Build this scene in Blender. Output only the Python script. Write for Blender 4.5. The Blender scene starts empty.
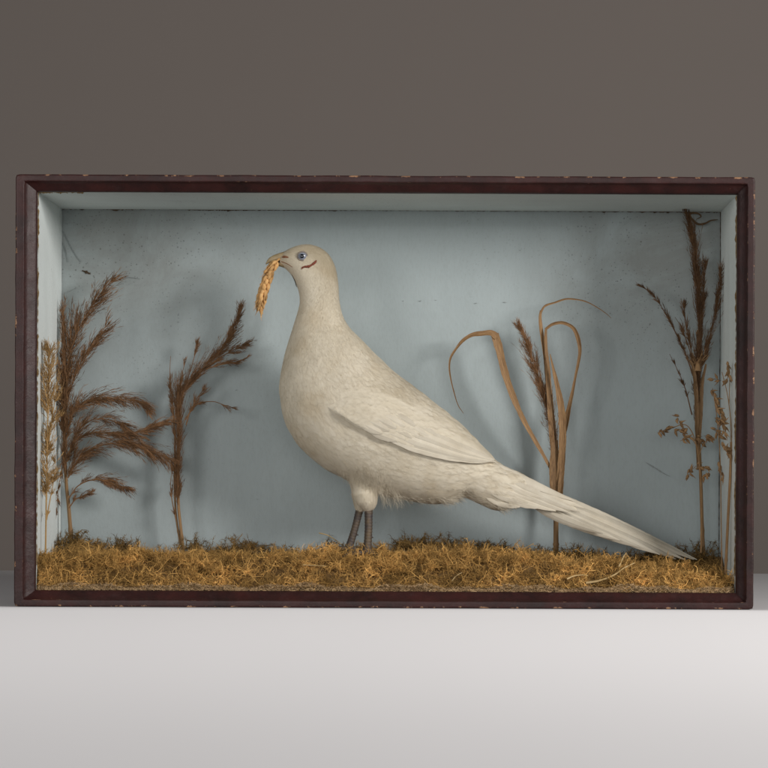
import bpy, math, random
import numpy as np
from mathutils import Vector
from mathutils.bvhtree import BVHTree

rng = np.random.default_rng(7)
random.seed(7)
scene = bpy.context.scene
COL = scene.collection

# ------------------------------------------------------------------ camera
S = 0.0012            # metres per photo pixel at the front face of the case
DIST = 3.3            # camera to front face
CX, CY = 460.0, 490.0 # principal point of the photograph
BASE_Y = 608.6        # photo row of the table surface at the front face
ROLL = 0.0042
CAMX, CAMZ = (CX - 384) * S, (BASE_Y - CY) * S
cam_data = bpy.data.cameras.new('camera')
cam = bpy.data.objects.new('camera', cam_data)
COL.objects.link(cam)
cam.location = (CAMX, -DIST, CAMZ)
cam.rotation_euler = (math.pi / 2, -ROLL, 0)
cam_data.sensor_width = 36.0
cam_data.lens = 36.0 * DIST / (768 * S)
cam_data.shift_x = (384 - CX) / 768
cam_data.shift_y = (CY - 384) / 768
cam_data.clip_start = 0.05
cam_data.clip_end = 100
cam_data.dof.use_dof = False
scene.camera = cam

# ------------------------------------------------------------------ light
world = bpy.data.worlds.new('World')
scene.world = world
world.use_nodes = True
bg = world.node_tree.nodes['Background']
bg.inputs[0].default_value = (0.95, 0.97, 1.0, 1)
bg.inputs[1].default_value = 0.075

def area(name, loc, target, sx, sy, power, color):
    d = bpy.data.lights.new(name, 'AREA')
    d.shape = 'RECTANGLE'; d.size = sx; d.size_y = sy
    d.energy = power; d.color = color
    o = bpy.data.objects.new(name, d)
    COL.objects.link(o)
    o.location = loc
    o.rotation_euler = (Vector(target) - Vector(loc)).to_track_quat('-Z', 'Y').to_euler()
    return o

area('key_softbox', (2.25, -1.80, 1.02), (0.0, 0.1, 0.2), 0.75, 0.75, 66, (1.0, 0.97, 0.94))
area('left_softbox', (-1.9, -2.3, 0.75), (0.0, 0.1, 0.25), 0.9, 0.9, 19, (1.0, 0.975, 0.95))
area('front_fill', (-0.2, -4.3, 0.55), (0.0, 0.1, 0.25), 2.4, 1.0, 34, (1.0, 0.985, 0.97))  # added fill, unseen, to lift the top lining and upper back panel
scene.view_settings.view_transform = 'Standard'
scene.view_settings.look = 'None'
scene.view_settings.exposure = 0.0
scene.view_settings.gamma = 1.0
scene.view_settings.use_curve_mapping = False
scene.cycles.max_bounces = 8
scene.cycles.use_denoising = True

# ------------------------------------------------------------------ coordinates
def P(px, py, Y=0.0):
    """photo pixel + distance behind the front face -> world point"""
    dx, dy = px - CX, py - CY
    x = dx + dy * ROLL
    y = dy - dx * ROLL
    k = (DIST + Y) / DIST * S
    return np.array([CAMX + x * k, Y, CAMZ - y * k])

def PP(pts, Y=0.0):
    return np.array([P(p[0], p[1], p[2] if len(p) > 2 else Y) for p in pts])

def resample(pts, n, closed=False):
    """Catmull-Rom through pts, n samples even in parameter length"""
    pts = np.asarray(pts, float)
    m = len(pts)
    if m == 2:
        t = np.linspace(0, 1, n)[:, None]
        return pts[0] * (1 - t) + pts[1] * t
    ext = np.vstack([2 * pts[0] - pts[1], pts, 2 * pts[-1] - pts[-2]])
    seg = np.linalg.norm(np.diff(pts[:, :min(3, pts.shape[1])], axis=0), axis=1) + 1e-9
    cum = np.concatenate([[0], np.cumsum(seg)])
    d = np.linspace(0, cum[-1], n)
    i = np.clip(np.searchsorted(cum, d, side='right') - 1, 0, m - 2)
    t = ((d - cum[i]) / seg[i])[:, None]
    p0, p1, p2, p3 = ext[i], ext[i + 1], ext[i + 2], ext[i + 3]
    return 0.5 * ((2 * p1) + (-p0 + p2) * t + (2 * p0 - 5 * p1 + 4 * p2 - p3) * t ** 2 + (-p0 + 3 * p1 - 3 * p2 + p3) * t ** 3)

def norm(v):
    return v / (np.linalg.norm(v, axis=-1, keepdims=True) + 1e-12)

# ------------------------------------------------------------------ mesh collection
class MB:
    def __init__(self):
        self.v = []; self.f = []; self.mi = []; self.t = []; self.uv = []; self.n = 0
    def add(self, verts, faces, tint=1.0, mi=0, uv=None):
        verts = np.asarray(verts, float).reshape(-1, 3)
        faces = np.asarray(faces, np.int64)
        self.v.append(verts)
        if faces.shape[1] == 3:
            faces = np.hstack([faces, -np.ones((len(faces), 1), np.int64) - self.n])
        self.f.append(faces + self.n)
        self.mi.append(np.full(len(faces), mi))
        t = np.broadcast_to(np.asarray(tint, float), (len(verts),)) if np.ndim(tint) == 0 else np.asarray(tint, float)
        self.t.append(t)
        self.uv.append(np.zeros((len(verts), 2)) if uv is None else np.asarray(uv, float))
        self.n += len(verts)
        return self
    def grid(self, g, tint=1.0, mi=0, closed_v=False, closed_u=False, uv=None, flip=False):
        nu, nv = g.shape[:2]
        iu = np.arange(nu if closed_u else nu - 1); iv = np.arange(nv if closed_v else nv - 1)
        a, b = np.meshgrid(iu, iv, indexing='ij'); a = a.ravel(); b = b.ravel()
        a2 = (a + 1) % nu; b2 = (b + 1) % nv
        q = np.stack([a * nv + b, a2 * nv + b, a2 * nv + b2, a * nv + b2], 1)
        if flip: q = q[:, ::-1]
        tt = tint if np.ndim(tint) == 0 else np.asarray(tint).ravel()
        return self.add(g.reshape(-1, 3), q, tt, mi, None if uv is None else np.asarray(uv).reshape(-1, 2))
    def cap(self, ring, tint=1.0, mi=0, flip=False):
        c = ring.mean(0); n = len(ring)
        f = [[i, (i + 1) % n, n] for i in range(n)]
        if flip: f = [x[::-1] for x in f]
        return self.add(np.vstack([ring, c]), f, tint, mi)
    def tube(self, pts, rad, sides=8, tint=1.0, mi=0, squash=1.0, caps=True):
        pts = np.asarray(pts, float); n = len(pts)
        rad = np.broadcast_to(np.asarray(rad, float), (n,))
        tan = norm(np.gradient(pts, axis=0))
        ref = np.array([0., 1., 0.])
        if abs(np.dot(tan[0], ref)) > .9: ref = np.array([1., 0, 0])
        a = norm(np.cross(tan, ref)); b = np.cross(a, tan)
        th = np.linspace(0, 2 * np.pi, sides, endpoint=False)
        g = pts[:, None] + rad[:, None, None] * (np.cos(th)[None, :, None] * a[:, None] + squash * np.sin(th)[None, :, None] * b[:, None])
        self.grid(g, tint, mi, closed_v=True)
        if caps:
            self.cap(g[0], tint, mi, True); self.cap(g[-1], tint, mi)
        return self
    def strands(self, pts, rad, tint=1.0, mi=0):
        """N three-sided hairs: pts [N,K,3], rad [N,K]"""
        N, K = pts.shape[:2]
        tan = norm(np.gradient(pts, axis=1))
        ref = norm(rng.normal(size=(N, 1, 3)))
        a = norm(np.cross(tan, ref)); b = np.cross(a, tan)
        rings = []
        for k in range(3):
            th = 2 * np.pi * k / 3
            rings.append(pts + rad[..., None] * (math.cos(th) * a + math.sin(th) * b))
        g = np.stack(rings, 2)                     # N,K,3,3
        base = (np.arange(N) * K * 3)[:, None, None]
        kk = (np.arange(K - 1) * 3)[None, :, None]
        s = np.arange(3)[None, None, :]
        s2 = (s + 1) % 3
        q = np.stack([base + kk + s, base + kk + 3 + s, base + kk + 3 + s2, base + kk + s2], -1).reshape(-1, 4)
        t = np.repeat(np.broadcast_to(np.asarray(tint, float), (N,)), K * 3)
        return self.add(g.reshape(-1, 3), q, t, mi)
    def ribbons(self, pts, nor, wid, tint=1.0, mi=0):
        """N flat barbs: pts, nor [N,K,3], wid [N,K]"""
        N, K = pts.shape[:2]
        tan = norm(np.gradient(pts, axis=1))
        side = norm(np.cross(nor, tan)) * wid[..., None] * .5
        g = np.stack([pts - side, pts + side], 2)  # N,K,2,3
        base = (np.arange(N) * K * 2)[:, None]
        kk = (np.arange(K - 1) * 2)[None, :]
        q = np.stack([base + kk, base + kk + 2, base + kk + 3, base + kk + 1], -1).reshape(-1, 4)
        t = np.asarray(tint, float)
        t = np.repeat(np.broadcast_to(t, (N,)), K * 2) if t.ndim < 2 else np.repeat(t.reshape(-1), 2)
        return self.add(g.reshape(-1, 3), q, t, mi)
    def build(self, name, mats, parent=None, origin=None, smooth=True):
        v = np.vstack(self.v); f = np.vstack(self.f); mi = np.concatenate(self.mi)
        base = np.array(parent_world(parent)) if parent is not None else (np.zeros(3) if origin is None else np.asarray(origin, float))
        tri = f[:, 3] < 0
        lens = np.where(tri, 3, 4)
        flat = f.ravel(); flat = flat[flat >= 0]
        me = bpy.data.meshes.new(name)
        me.vertices.add(len(v)); me.vertices.foreach_set('co', (v - base).astype(np.float32).ravel())
        me.loops.add(len(flat)); me.loops.foreach_set('vertex_index', flat.astype(np.int32))
        me.polygons.add(len(f))
        start = np.concatenate([[0], np.cumsum(lens)[:-1]])
        me.polygons.foreach_set('loop_start', start.astype(np.int32))
        me.polygons.foreach_set('material_index', mi.astype(np.int32))
        me.polygons.foreach_set('use_smooth', np.full(len(f), smooth))
        me.update(calc_edges=True)
        at = me.attributes.new('tint', 'FLOAT', 'POINT')
        at.data.foreach_set('value', np.concatenate(self.t).astype(np.float32))
        uvl = me.uv_layers.new(name='UVMap')
        uvl.data.foreach_set('uv', np.vstack(self.uv)[flat].astype(np.float32).ravel())
        me.validate()
        for m in (mats if isinstance(mats, (list, tuple)) else [mats]): me.materials.append(m)
        o = bpy.data.objects.new(name, me)
        COL.objects.link(o)
        if parent is not None: o.parent = parent
        else: o.location = base
        return o

def parent_world(o):
    l = Vector(o.location)
    while o.parent: o = o.parent; l += Vector(o.location)
    return l

def tag(o, label=None, cat=None, group=None, kind=None):
    if label: o['label'] = label
    if cat: o['category'] = cat
    if group: o['group'] = group
    if kind: o['kind'] = kind
    return o

def thing(name, label, cat, loc, group=None):
    o = bpy.data.objects.new(name, None)
    o.empty_display_size = .02
    COL.objects.link(o); o.location = Vector(loc)
    return tag(o, label, cat, group)

# ------------------------------------------------------------------ materials
class NT:
    def __init__(self, name):
        self.m = bpy.data.materials.new(name); self.m.use_nodes = True
        self.t = self.m.node_tree; self.b = self.t.nodes['Principled BSDF']
    def n(self, kind, **kw):
        x = self.t.nodes.new(kind)
        for k, v in kw.items():
            if k.startswith('i_'): x.inputs[k[2:].replace('_', ' ')].default_value = v
            else: setattr(x, k, v)
        return x
    def l(self, a, b): self.t.links.new(a, b)
    def coord(self, kind='Object', scale=(1, 1, 1)):
        c = self.n('ShaderNodeTexCoord'); mp = self.n('ShaderNodeMapping'); mp.inputs['Scale'].default_value = scale
        self.l(c.outputs[kind], mp.inputs[0]); return mp.outputs[0]
    def noise(self, vec, scale, detail=4, rough=.55, dist=0):
        x = self.n('ShaderNodeTexNoise'); self.l(vec, x.inputs['Vector'])
        x.inputs['Scale'].default_value = scale; x.inputs['Detail'].default_value = detail
        x.inputs['Roughness'].default_value = rough; x.inputs['Distortion'].default_value = dist
        return x.outputs['Fac']
    def ramp(self, fac, a, b, lo=(0, 0, 0, 1), hi=(1, 1, 1, 1)):
        x = self.n('ShaderNodeValToRGB'); self.l(fac, x.inputs[0])
        x.color_ramp.elements[0].position = a; x.color_ramp.elements[1].position = b
        x.color_ramp.elements[0].color = lo; x.color_ramp.elements[1].color = hi
        return x.outputs[0]
    def mix(self, fac, a, b, mode='MIX'):
        x = self.n('ShaderNodeMix'); x.data_type = 'RGBA'; x.blend_type = mode
        for sock, v in ((x.inputs[0], fac), (x.inputs[6], a), (x.inputs[7], b)):
            if hasattr(v, 'is_linked'): self.l(v, sock)
            elif isinstance(v, (int, float)): sock.default_value = v
            else: sock.default_value = (*v[:3], 1)
        return x.outputs[2]
    def math(self, op, a, b=0.0, c=0.0):
        x = self.n('ShaderNodeMath'); x.operation = op
        for s, v in zip(x.inputs, (a, b, c)):
            if hasattr(v, 'is_linked'): self.l(v, s)
            else: s.default_value = v
        return x.outputs[0]
    def attr(self, name='tint'):
        x = self.n('ShaderNodeAttribute'); x.attribute_name = name; return x.outputs['Fac']
    def bump(self, h, strength=.3, dist=.001):
        x = self.n('ShaderNodeBump'); self.l(h, x.inputs['Height'])
        x.inputs['Strength'].default_value = strength; x.inputs['Distance'].default_value = dist
        self.l(x.outputs[0], self.b.inputs['Normal'])
    def color(self, c): self.l(c, self.b.inputs['Base Color']) if hasattr(c, 'is_linked') else setattr(self.b.inputs['Base Color'], 'default_value', (*c, 1))
    def set(self, **kw):
        for k, v in kw.items(): self.b.inputs[k.replace('_', ' ')].default_value = v

def organic(name, c1, c2, scale=60, rough=.85, bump=.2, spec=.2, tinted=True, stretch=(1, 1, 1), fine=900):
    k = NT(name); v = k.coord('Object', stretch)
    c = k.mix(k.ramp(k.noise(v, scale, 5, .6), .32, .68), c1, c2)
    if tinted:
        a = k.attr(); g = k.n('ShaderNodeCombineColor')
        for i in range(3): k.l(a, g.inputs[i])
        c = k.mix(1.0, c, g.outputs[0], 'MULTIPLY')
    k.color(c); k.set(Roughness=rough); k.b.inputs['Specular IOR Level'].default_value = spec
    if bump: k.bump(k.noise(v, fine, 3), bump, .0006)
    return k.m

def paper_mat(name, base, dirt, dusty=.5, rough=.75, zone=None):
    """aged painted paper: mottling, foxing specks, grime patches"""
    k = NT(name); v = k.coord('Object')
    broad = k.noise(v, 5.5, 5, .62, .6)
    c = k.mix(k.ramp(broad, .3, .75), base, tuple(.88 * x for x in base))
    c = k.mix(k.math('MULTIPLY', k.ramp(k.noise(k.coord('Object', (16, 1, 1.3)), 3, 4, .6), .5, .85), .28), c, tuple(x * .8 for x in base))
    # specks
    vo = k.n('ShaderNodeTexVoronoi'); k.l(v, vo.inputs['Vector']); vo.inputs['Scale'].default_value = 95
    vo2 = k.n('ShaderNodeTexVoronoi'); k.l(v, vo2.inputs['Vector']); vo2.inputs['Scale'].default_value = 210
    gate = k.ramp(k.noise(v, 7, 3, .7), .46, .64)
    sp = k.math('LESS_THAN', vo.outputs['Distance'], .11)
    sp2 = k.math('LESS_THAN', vo2.outputs['Distance'], .17)
    hz = k.noise(v, 31, 2)
    sp = k.math('MULTIPLY', sp, k.ramp(hz, .42, .56)); sp2 = k.math('MULTIPLY', sp2, k.ramp(hz, .36, .55))
    if zone is None: g2 = gate
    else:
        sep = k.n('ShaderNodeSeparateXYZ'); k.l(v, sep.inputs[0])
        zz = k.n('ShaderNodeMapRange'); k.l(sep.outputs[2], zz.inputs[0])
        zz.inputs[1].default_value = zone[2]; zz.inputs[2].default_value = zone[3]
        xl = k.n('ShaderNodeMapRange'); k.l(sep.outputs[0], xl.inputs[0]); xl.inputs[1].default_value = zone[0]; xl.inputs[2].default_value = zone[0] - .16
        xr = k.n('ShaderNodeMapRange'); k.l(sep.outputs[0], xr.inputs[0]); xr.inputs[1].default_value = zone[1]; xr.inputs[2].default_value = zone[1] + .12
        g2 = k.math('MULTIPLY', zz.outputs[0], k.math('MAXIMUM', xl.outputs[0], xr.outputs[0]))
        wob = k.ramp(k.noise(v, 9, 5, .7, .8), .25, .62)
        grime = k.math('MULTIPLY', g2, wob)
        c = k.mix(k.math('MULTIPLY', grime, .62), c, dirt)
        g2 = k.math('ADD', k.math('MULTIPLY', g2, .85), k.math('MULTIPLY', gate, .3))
    c = k.mix(k.math('MULTIPLY', sp, k.math('MULTIPLY', g2, .6)), c, tuple(.45 * x for x in dirt))
    c = k.mix(k.math('MULTIPLY', sp2, k.math('MULTIPLY', g2, .55)), c, tuple(.5 * x for x in dirt))
    fine = k.noise(k.coord('Object', (1, 1, .35)), 420, 3)
    c = k.mix(k.math('MULTIPLY', k.ramp(fine, .45, .8), .25 * dusty), c, dirt)
    k.color(c); k.set(Roughness=rough); k.b.inputs['Specular IOR Level'].default_value = .25
    k.bump(k.math('ADD', k.math('MULTIPLY', k.noise(v, 26, 4), .8), k.math('MULTIPLY', fine, .15)), .35, .0025)
    return k.m

M = {}
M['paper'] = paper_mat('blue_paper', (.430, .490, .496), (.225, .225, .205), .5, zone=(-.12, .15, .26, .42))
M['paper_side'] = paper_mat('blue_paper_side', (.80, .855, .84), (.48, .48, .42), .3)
M['seam'] = organic('paper_seam', (.05, .035, .022), (.11, .075, .045), 300, .9, .1)
M['crack'] = organic('paper_crack', (.30, .325, .32), (.36, .395, .395), 300, .9, 0)
M['rust'] = organic('rusty_stain', (.13, .075, .03), (.30, .21, .10), 260, .9, .1)

def frame_mat():
    k = NT('worn_dark_paint'); v = k.coord('Object')
    c = k.mix(k.ramp(k.noise(v, 24, 7, .75), .34, .66), (.020, .0078, .0072), (.052, .0145, .0125))
    c = k.mix(k.math('MULTIPLY', k.ramp(k.noise(v, 70, 5, .7), .55, .75), .35), c, (.075, .040, .040))
    e = k.attr()                                       # 1 on sharp edges
    chip = k.math('MULTIPLY', k.math('POWER', e, 1.6), k.math('ADD', k.ramp(k.noise(v, 46, 6, .74), .53, .62), k.math('MULTIPLY', k.ramp(k.noise(v, 190, 4, .7), .56, .66), .5)))
    chip = k.ramp(chip, .32, .5)
    sc = k.math('MULTIPLY', k.ramp(k.noise(v, 120, 4, .75), .70, .74), .5)
    chip = k.math('MAXIMUM', chip, sc)
    wood = k.mix(k.noise(v, 160, 3), (.13, .05, .025), (.50, .29, .16))
    c = k.mix(chip, c, wood)
    k.color(c)
    r = k.n('ShaderNodeMapRange'); k.l(k.noise(v, 40, 4), r.inputs[0]); r.inputs[3].default_value = .28; r.inputs[4].default_value = .62
    k.l(r.outputs[0], k.b.inputs['Roughness']); k.b.inputs['Specular IOR Level'].default_value = .36
    k.bump(k.math('SUBTRACT', k.math('ADD', k.noise(v, 26, 5, .5), k.math('MULTIPLY', k.noise(k.coord('Object', (1, 1, 1)), 150, 5, .7), .7)), k.math('MULTIPLY', chip, .5)), .42, .0016)
    return k.m
M['frame'] = frame_mat()
M['bead'] = organic('dusty_rebate', (.018, .013, .013), (.055, .045, .042), 45, .7, .3)

def feather_skin(name, c1, c2, c3):
    k = NT(name); v = k.coord('Object')
    c = k.mix(k.ramp(k.noise(v, 22, 5, .6, .4), .35, .7), c1, c2)
    c = k.mix(k.math('MULTIPLY', k.ramp(k.noise(v, 11, 4, .7), .52, .72), .55), c, c3)
    a = k.attr(); g = k.n('ShaderNodeCombineColor')
    k.l(a, g.inputs[0]); k.l(k.math('POWER', a, 1.12), g.inputs[1]); k.l(k.math('POWER', a, 1.35), g.inputs[2])
    c = k.mix(1.0, c, g.outputs[0], 'MULTIPLY')
    k.color(c); k.set(Roughness=.8); k.b.inputs['Specular IOR Level'].default_value = .15
    k.b.inputs['Sheen Weight'].default_value = .12
    k.bump(k.noise(k.coord('Object'), 700, 3), .15, .0005)
    return k.m
M['plumage'] = feather_skin('cream_plumage', (.77, .695, .555), (.70, .62, .475), (.62, .505, .34))

def vane_mat():
    k = NT('feather_vane'); c = k.n('ShaderNodeTexCoord'); sep = k.n('ShaderNodeSeparateXYZ'); k.l(c.outputs['UV'], sep.inputs[0])
    u = k.math('ABSOLUTE', sep.outputs[0])             # 0 at the shaft, 1 at the edge
    ph = k.math('SUBTRACT', k.math('MULTIPLY', sep.outputs[1], 420.0), k.math('MULTIPLY', u, 14.0))
    ns = k.noise(k.coord('Object'), 60, 4)
    w = k.math('SINE', k.math('ADD', ph, k.math('MULTIPLY', ns, 6)))
    v = k.coord('Object')
    col = k.mix(k.ramp(k.noise(v, 30, 5, .6), .35, .7), (.77, .70, .57), (.62, .545, .42))
    shaft = k.math('LESS_THAN', u, .07)
    col = k.mix(k.math('MULTIPLY', shaft, .55), col, (.74, .68, .54))
    a = k.attr(); g = k.n('ShaderNodeCombineColor')
    for i in range(3): k.l(a, g.inputs[i])
    col = k.mix(1.0, col, g.outputs[0], 'MULTIPLY')
    k.color(col); k.set(Roughness=.7); k.b.inputs['Specular IOR Level'].default_value = .25
    k.bump(k.math('ADD', k.math('MULTIPLY', w, .12), shaft), .35, .0006)
    return k.m
M['vane'] = vane_mat()
M['beak'] = organic('horn_beak', (.42, .32, .18), (.28, .205, .11), 150, .45, .15, .4)
M['cere'] = organic('dry_red_skin', (.19, .075, .035), (.29, .14, .07), 300, .7, .3)
M['wattle'] = organic('red_wattle', (.17, .038, .022), (.26, .07, .04), 400, .6, .4, .3)
M['lid'] = organic('eye_rim', (.20, .17, .15), (.32, .27, .22), 300, .6, .3)
def gloss(name, c, rough=.08):
    k = NT(name); k.color(c); k.set(Roughness=rough); k.b.inputs['Coat Weight'].default_value = .6; k.b.inputs['Coat Roughness'].default_value = .05; return k.m
def iris_mat():
    k = NT('glass_iris'); c = k.mix(k.noise(k.coord('Object'), 700, 3), (.17, .185, .225), (.33, .35, .41))
    k.color(c); k.set(Roughness=.12); k.b.inputs['Coat Weight'].default_value = .5; return k.m
M['iris'] = iris_mat()
M['pupil'] = gloss('glass_pupil', (.006, .007, .012))
M['shank'] = organic('scaly_shank', (.060, .052, .056), (.135, .098, .060), 90, .6, .4, .3)
M['moss'] = organic('golden_moss', (.64, .385, .128), (.37, .212, .064), 34, .85, 0, .15)
M['moss_soil'] = organic('moss_underlayer', (.085, .048, .019), (.20, .12, .05), 60, .95, .6, .1)
M['moss_dark'] = organic('brown_moss', (.17, .10, .038), (.27, .17, .06), 40, .9, 0, .1)
M['dust'] = organic('dusty_crumbs', (.66, .46, .25), (.40, .26, .14), 90, .95, .3, .1)
M['plume'] = organic('brown_plume', (.285, .155, .075), (.165, .087, .042), 40, .85, 0, .2)
M['plume_deep'] = organic('dark_brown_plume', (.125, .066, .034), (.19, .105, .052), 40, .85, 0, .2)
M['pale_grass'] = organic('pale_dry_grass', (.52, .335, .15), (.38, .225, .085), 60, .8, 0, .2)
M['oat'] = organic('tan_oat', (.40, .245, .12), (.26, .15, .072), 60, .8, 0, .2)
M['stem'] = organic('dry_stem', (.33, .20, .095), (.20, .115, .052), 60, .7, .3, .3, stretch=(1, 1, .08))
M['straw'] = organic('pale_straw', (.62, .46, .24), (.46, .31, .13), 80, .7, .2, .3)
M['wheat'] = organic('wheat_gold', (.64, .39, .165), (.46, .25, .09), 160, .75, .3, .3)
M['wire'] = organic('dark_stalk', (.03, .025, .018), (.06, .045, .03), 200, .7, .1)

def blade_mat():
    k = NT('dry_leaf_blade'); c = k.n('ShaderNodeTexCoord'); sep = k.n('ShaderNodeSeparateXYZ'); k.l(c.outputs['UV'], sep.inputs[0])
    cmb = k.n('ShaderNodeCombineXYZ'); k.l(k.math('MULTIPLY', sep.outputs[0], 9), cmb.inputs[0]); k.l(k.math('MULTIPLY', sep.outputs[1], 1.2), cmb.inputs[1])
    st = k.noise(cmb.outputs[0], 2.2, 4, .6)
    col = k.mix(k.ramp(st, .35, .68), (.12, .062, .027), (.43, .255, .112))
    col = k.mix(k.math('MULTIPLY', k.ramp(k.noise(k.coord('Object'), 70, 4), .55, .75), .5), col, (.13, .06, .022))
    a = k.attr(); g = k.n('ShaderNodeCombineColor')
    for i in range(3): k.l(a, g.inputs[i])
    col = k.mix(1.0, col, g.outputs[0], 'MULTIPLY')
    k.color(col); k.set(Roughness=.6); k.b.inputs['Specular IOR Level'].default_value = .35
    k.bump(st, .5, .0008)
    return k.m
M['blade'] = blade_mat()

def plain(name, c, amt=.05, scale=3, rough=.8, bump=.0):
    k = NT(name); v = k.coord('Object')
    c2 = tuple(x * (1 - amt) for x in c)
    k.color(k.mix(k.noise(v, scale, 6, .6), c, c2)); k.set(Roughness=rough); k.b.inputs['Specular IOR Level'].default_value = .2
    if bump: k.bump(k.noise(v, 300, 4), bump, .0005)
    return k.m
M['table'] = plain('white_table', (.79, .776, .782), .04, 4, .7, .05)
M['backdrop'] = plain('taupe_backdrop', (.240, .208, .187), .07, 1.2, .9, .05)

# ------------------------------------------------------------------ setting
def box(mb, x0, x1, y0, y1, z0, z1, tint=1.0, mi=0):
    v = [(x, y, z) for x in (x0, x1) for y in (y0, y1) for z in (z0, z1)]
    f = [(0, 1, 3, 2), (4, 6, 7, 5), (0, 4, 5, 1), (2, 3, 7, 6), (0, 2, 6, 4), (1, 5, 7, 3)]
    return mb.add(v, f, tint, mi)

TABLE_D = 1.45
def build_table():
    mb = MB()
    r = .004
    # made-up curve of the front face: slope to slight undercut, so light fades downward
    y, z, front = -.003, -.0016, []
    for t in np.linspace(0, 1, 60):
        a = math.radians(50 + 49 * (1 - (1 - t) ** 2.2))
        front.append((y, z)); y -= .0038 * math.cos(a); z -= .0038 * math.sin(a)
    prof = [(y, -1.1), (y, z - .02), (y, z)] + front[::-1] + [(-.0012, -.0004), (.001, 0), (TABLE_D, 0), (TABLE_D, -1.1)]
    xs = np.linspace(-1.6, 1.9, 8)
    g = np.array([[(x, y, z) for (y, z) in prof] for x in xs])
    mb.grid(g, flip=False)
    o = mb.build('table', M['table'], smooth=True)
    md = o.modifiers.new('edges', 'EDGE_SPLIT'); md.split_angle = math.radians(28)
    tag(o, 'white plinth table whose front face fills the foot of the picture', None, None, 'structure')
build_table()
mb = MB()
xs = np.linspace(-6, 6, 4); zs = np.linspace(-2.2, 5, 4)
mb.grid(np.array([[(x, 2.1, z) for x in xs] for z in zs]), flip=True)
tag(mb.build('backdrop', M['backdrop']), 'taupe grey studio backdrop behind the case', None, None, 'structure')

# ------------------------------------------------------------------ display case
def LX(x): return (x - 384) * S                 # level photo column -> X on the front face
def LZ(y): return (BASE_Y - y) * S
OX0, OX1, OZ0, OZ1 = LX(14.3), LX(753.9), 0.0005, LZ(175.9)
IX0, IX1, IZ0, IZ1 = LX(34.3), LX(737.1), LZ(592.3), LZ(192.3)
DEPTH = .219
case = thing('display_case', 'shallow wooden display case with chipped dark red frame and pale blue paper lining', 'display case', ((OX0 + OX1) / 2, .11, 0))

def rail(name, a_out, b_out, a_in, b_in, wear=1.0):
    """mitred frame rail between two corners; profile runs from the outer back edge round to the inner rebate"""
    prof = [(0, .016, 1, 0), (0, .0016, .9, 0), (.02, .0003, 1, 0), (.06, 0, .9, 0), (.13, 0, .4, 0), (.25, 0, .08, 0), (.39, 0, .3, 0), (.425, .0003, .6, 0), (.445, .0030, .1, 0),
            (.62, .0058, 0, 0), (.80, .0086, 0, 0), (.95, .0104, .1, 0), (1.0, .0120, .25, 1), (1.0, .0165, 0, 1)]
    n = 240
    mb = MB(); pts = []; tint = []
    for i in range(n):
        t = .5 - .5 * math.cos(math.pi * i / (n - 1)); t = .55 * i / (n - 1) + .45 * t
        o = np.array(a_out) * (1 - t) + np.array(b_out) * t
        q = np.array(a_in) * (1 - t) + np.array(b_in) * t
        dc = min(t, 1 - t) * np.linalg.norm(np.array(b_out) - np.array(a_out))
        o = o + (q - o) * .045 * math.exp(-(dc / .003) ** 2)        # corners rubbed round
        row = []
        w = math.sin(math.pi * t) ** .3
        for (a, y, e, _) in prof:
            p = o * (1 - a) + q * a
            wob = .0002 * w * (math.sin(i * .21 + a * 3) + math.sin(i * .57 + 1.7) * .6)
            nrm = norm(q - o)
            row.append((p[0] + nrm[0] * wob, y, p[1] + nrm[1] * wob)); tint.append(min(1.35, e * wear))
        pts.append(row)
    g = np.array(pts)
    mb.grid(g, np.array(tint))
    back = np.stack([g[:, -1], g[:, 0]], 1)
    mb.grid(back, 0.0)
    return mb.build(name, M['frame'], case)
TLo, TRo, BRo, BLo = (OX0, OZ1), (OX1, OZ1), (OX1, OZ0), (OX0, OZ0)
TLi, TRi, BRi, BLi = (IX0, IZ1), (IX1, IZ1 + .0006), (IX1, IZ0), (IX0, IZ0)
rail('frame_rail', TLo, TRo, TLi, TRi)
rail('frame_rail', TRo, BRo, TRi, BRi, 1.28)
rail('frame_rail', BRo, BLo, BRi, BLi, 1.08)
rail('frame_rail', BLo, TLo, BLi, TLi)
# wooden carcass behind the frame; its inner faces carry the blue paper
Y0, YB = .0168, DEPTH
def panel(name, outer, inner_rect_y):
    pass
def slab(name, v8, inner_face, mat_in, n1=60, n2=18):
    """a board: box from 8 corners (inner 4 then outer 4), the inner face as a subdivided, slightly buckled paper sheet"""
    i = [np.array(p, float) for p in v8[:4]]; o = [np.array(p, float) for p in v8[4:]]
    mb = MB()
    nrm = norm(np.cross(i[1] - i[0], i[3] - i[0]))
    g = np.zeros((n1, n2, 3))
    for a in range(n1):
        for b in range(n2):
            s, t = a / (n1 - 1), b / (n2 - 1)
            p = (i[0] * (1 - s) + i[1] * s) * (1 - t) + (i[3] * (1 - s) + i[2] * s) * t
            g[a, b] = p + nrm * .0006 * math.sin(s * 19 + t * 4) * math.sin(math.pi * t) * math.sin(math.pi * s)
    mb.grid(g, mi=0)
    for a, b in ((0, 1), (1, 2), (2, 3), (3, 0)):
        mb.add([i[a], i[b], o[b], o[a]], [(0, 1, 2, 3)], .1, 1)
    mb.add(o, [(3, 2, 1, 0)], .2, 1)
    return mb.build(name, [mat_in, M['frame']], case, smooth=True)
T = .013
slab('side_panel', [(IX0, Y0, IZ0), (IX0, YB, IZ0), (IX0, YB, IZ1), (IX0, Y0, IZ1), (OX0 + .0006, Y0, OZ0 + .001), (OX0 + .0006, YB, OZ0 + .001), (OX0 + .0006, YB, OZ1 - .001), (OX0 + .0006, Y0, OZ1 - .001)], 0, M['paper_side'])
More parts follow.
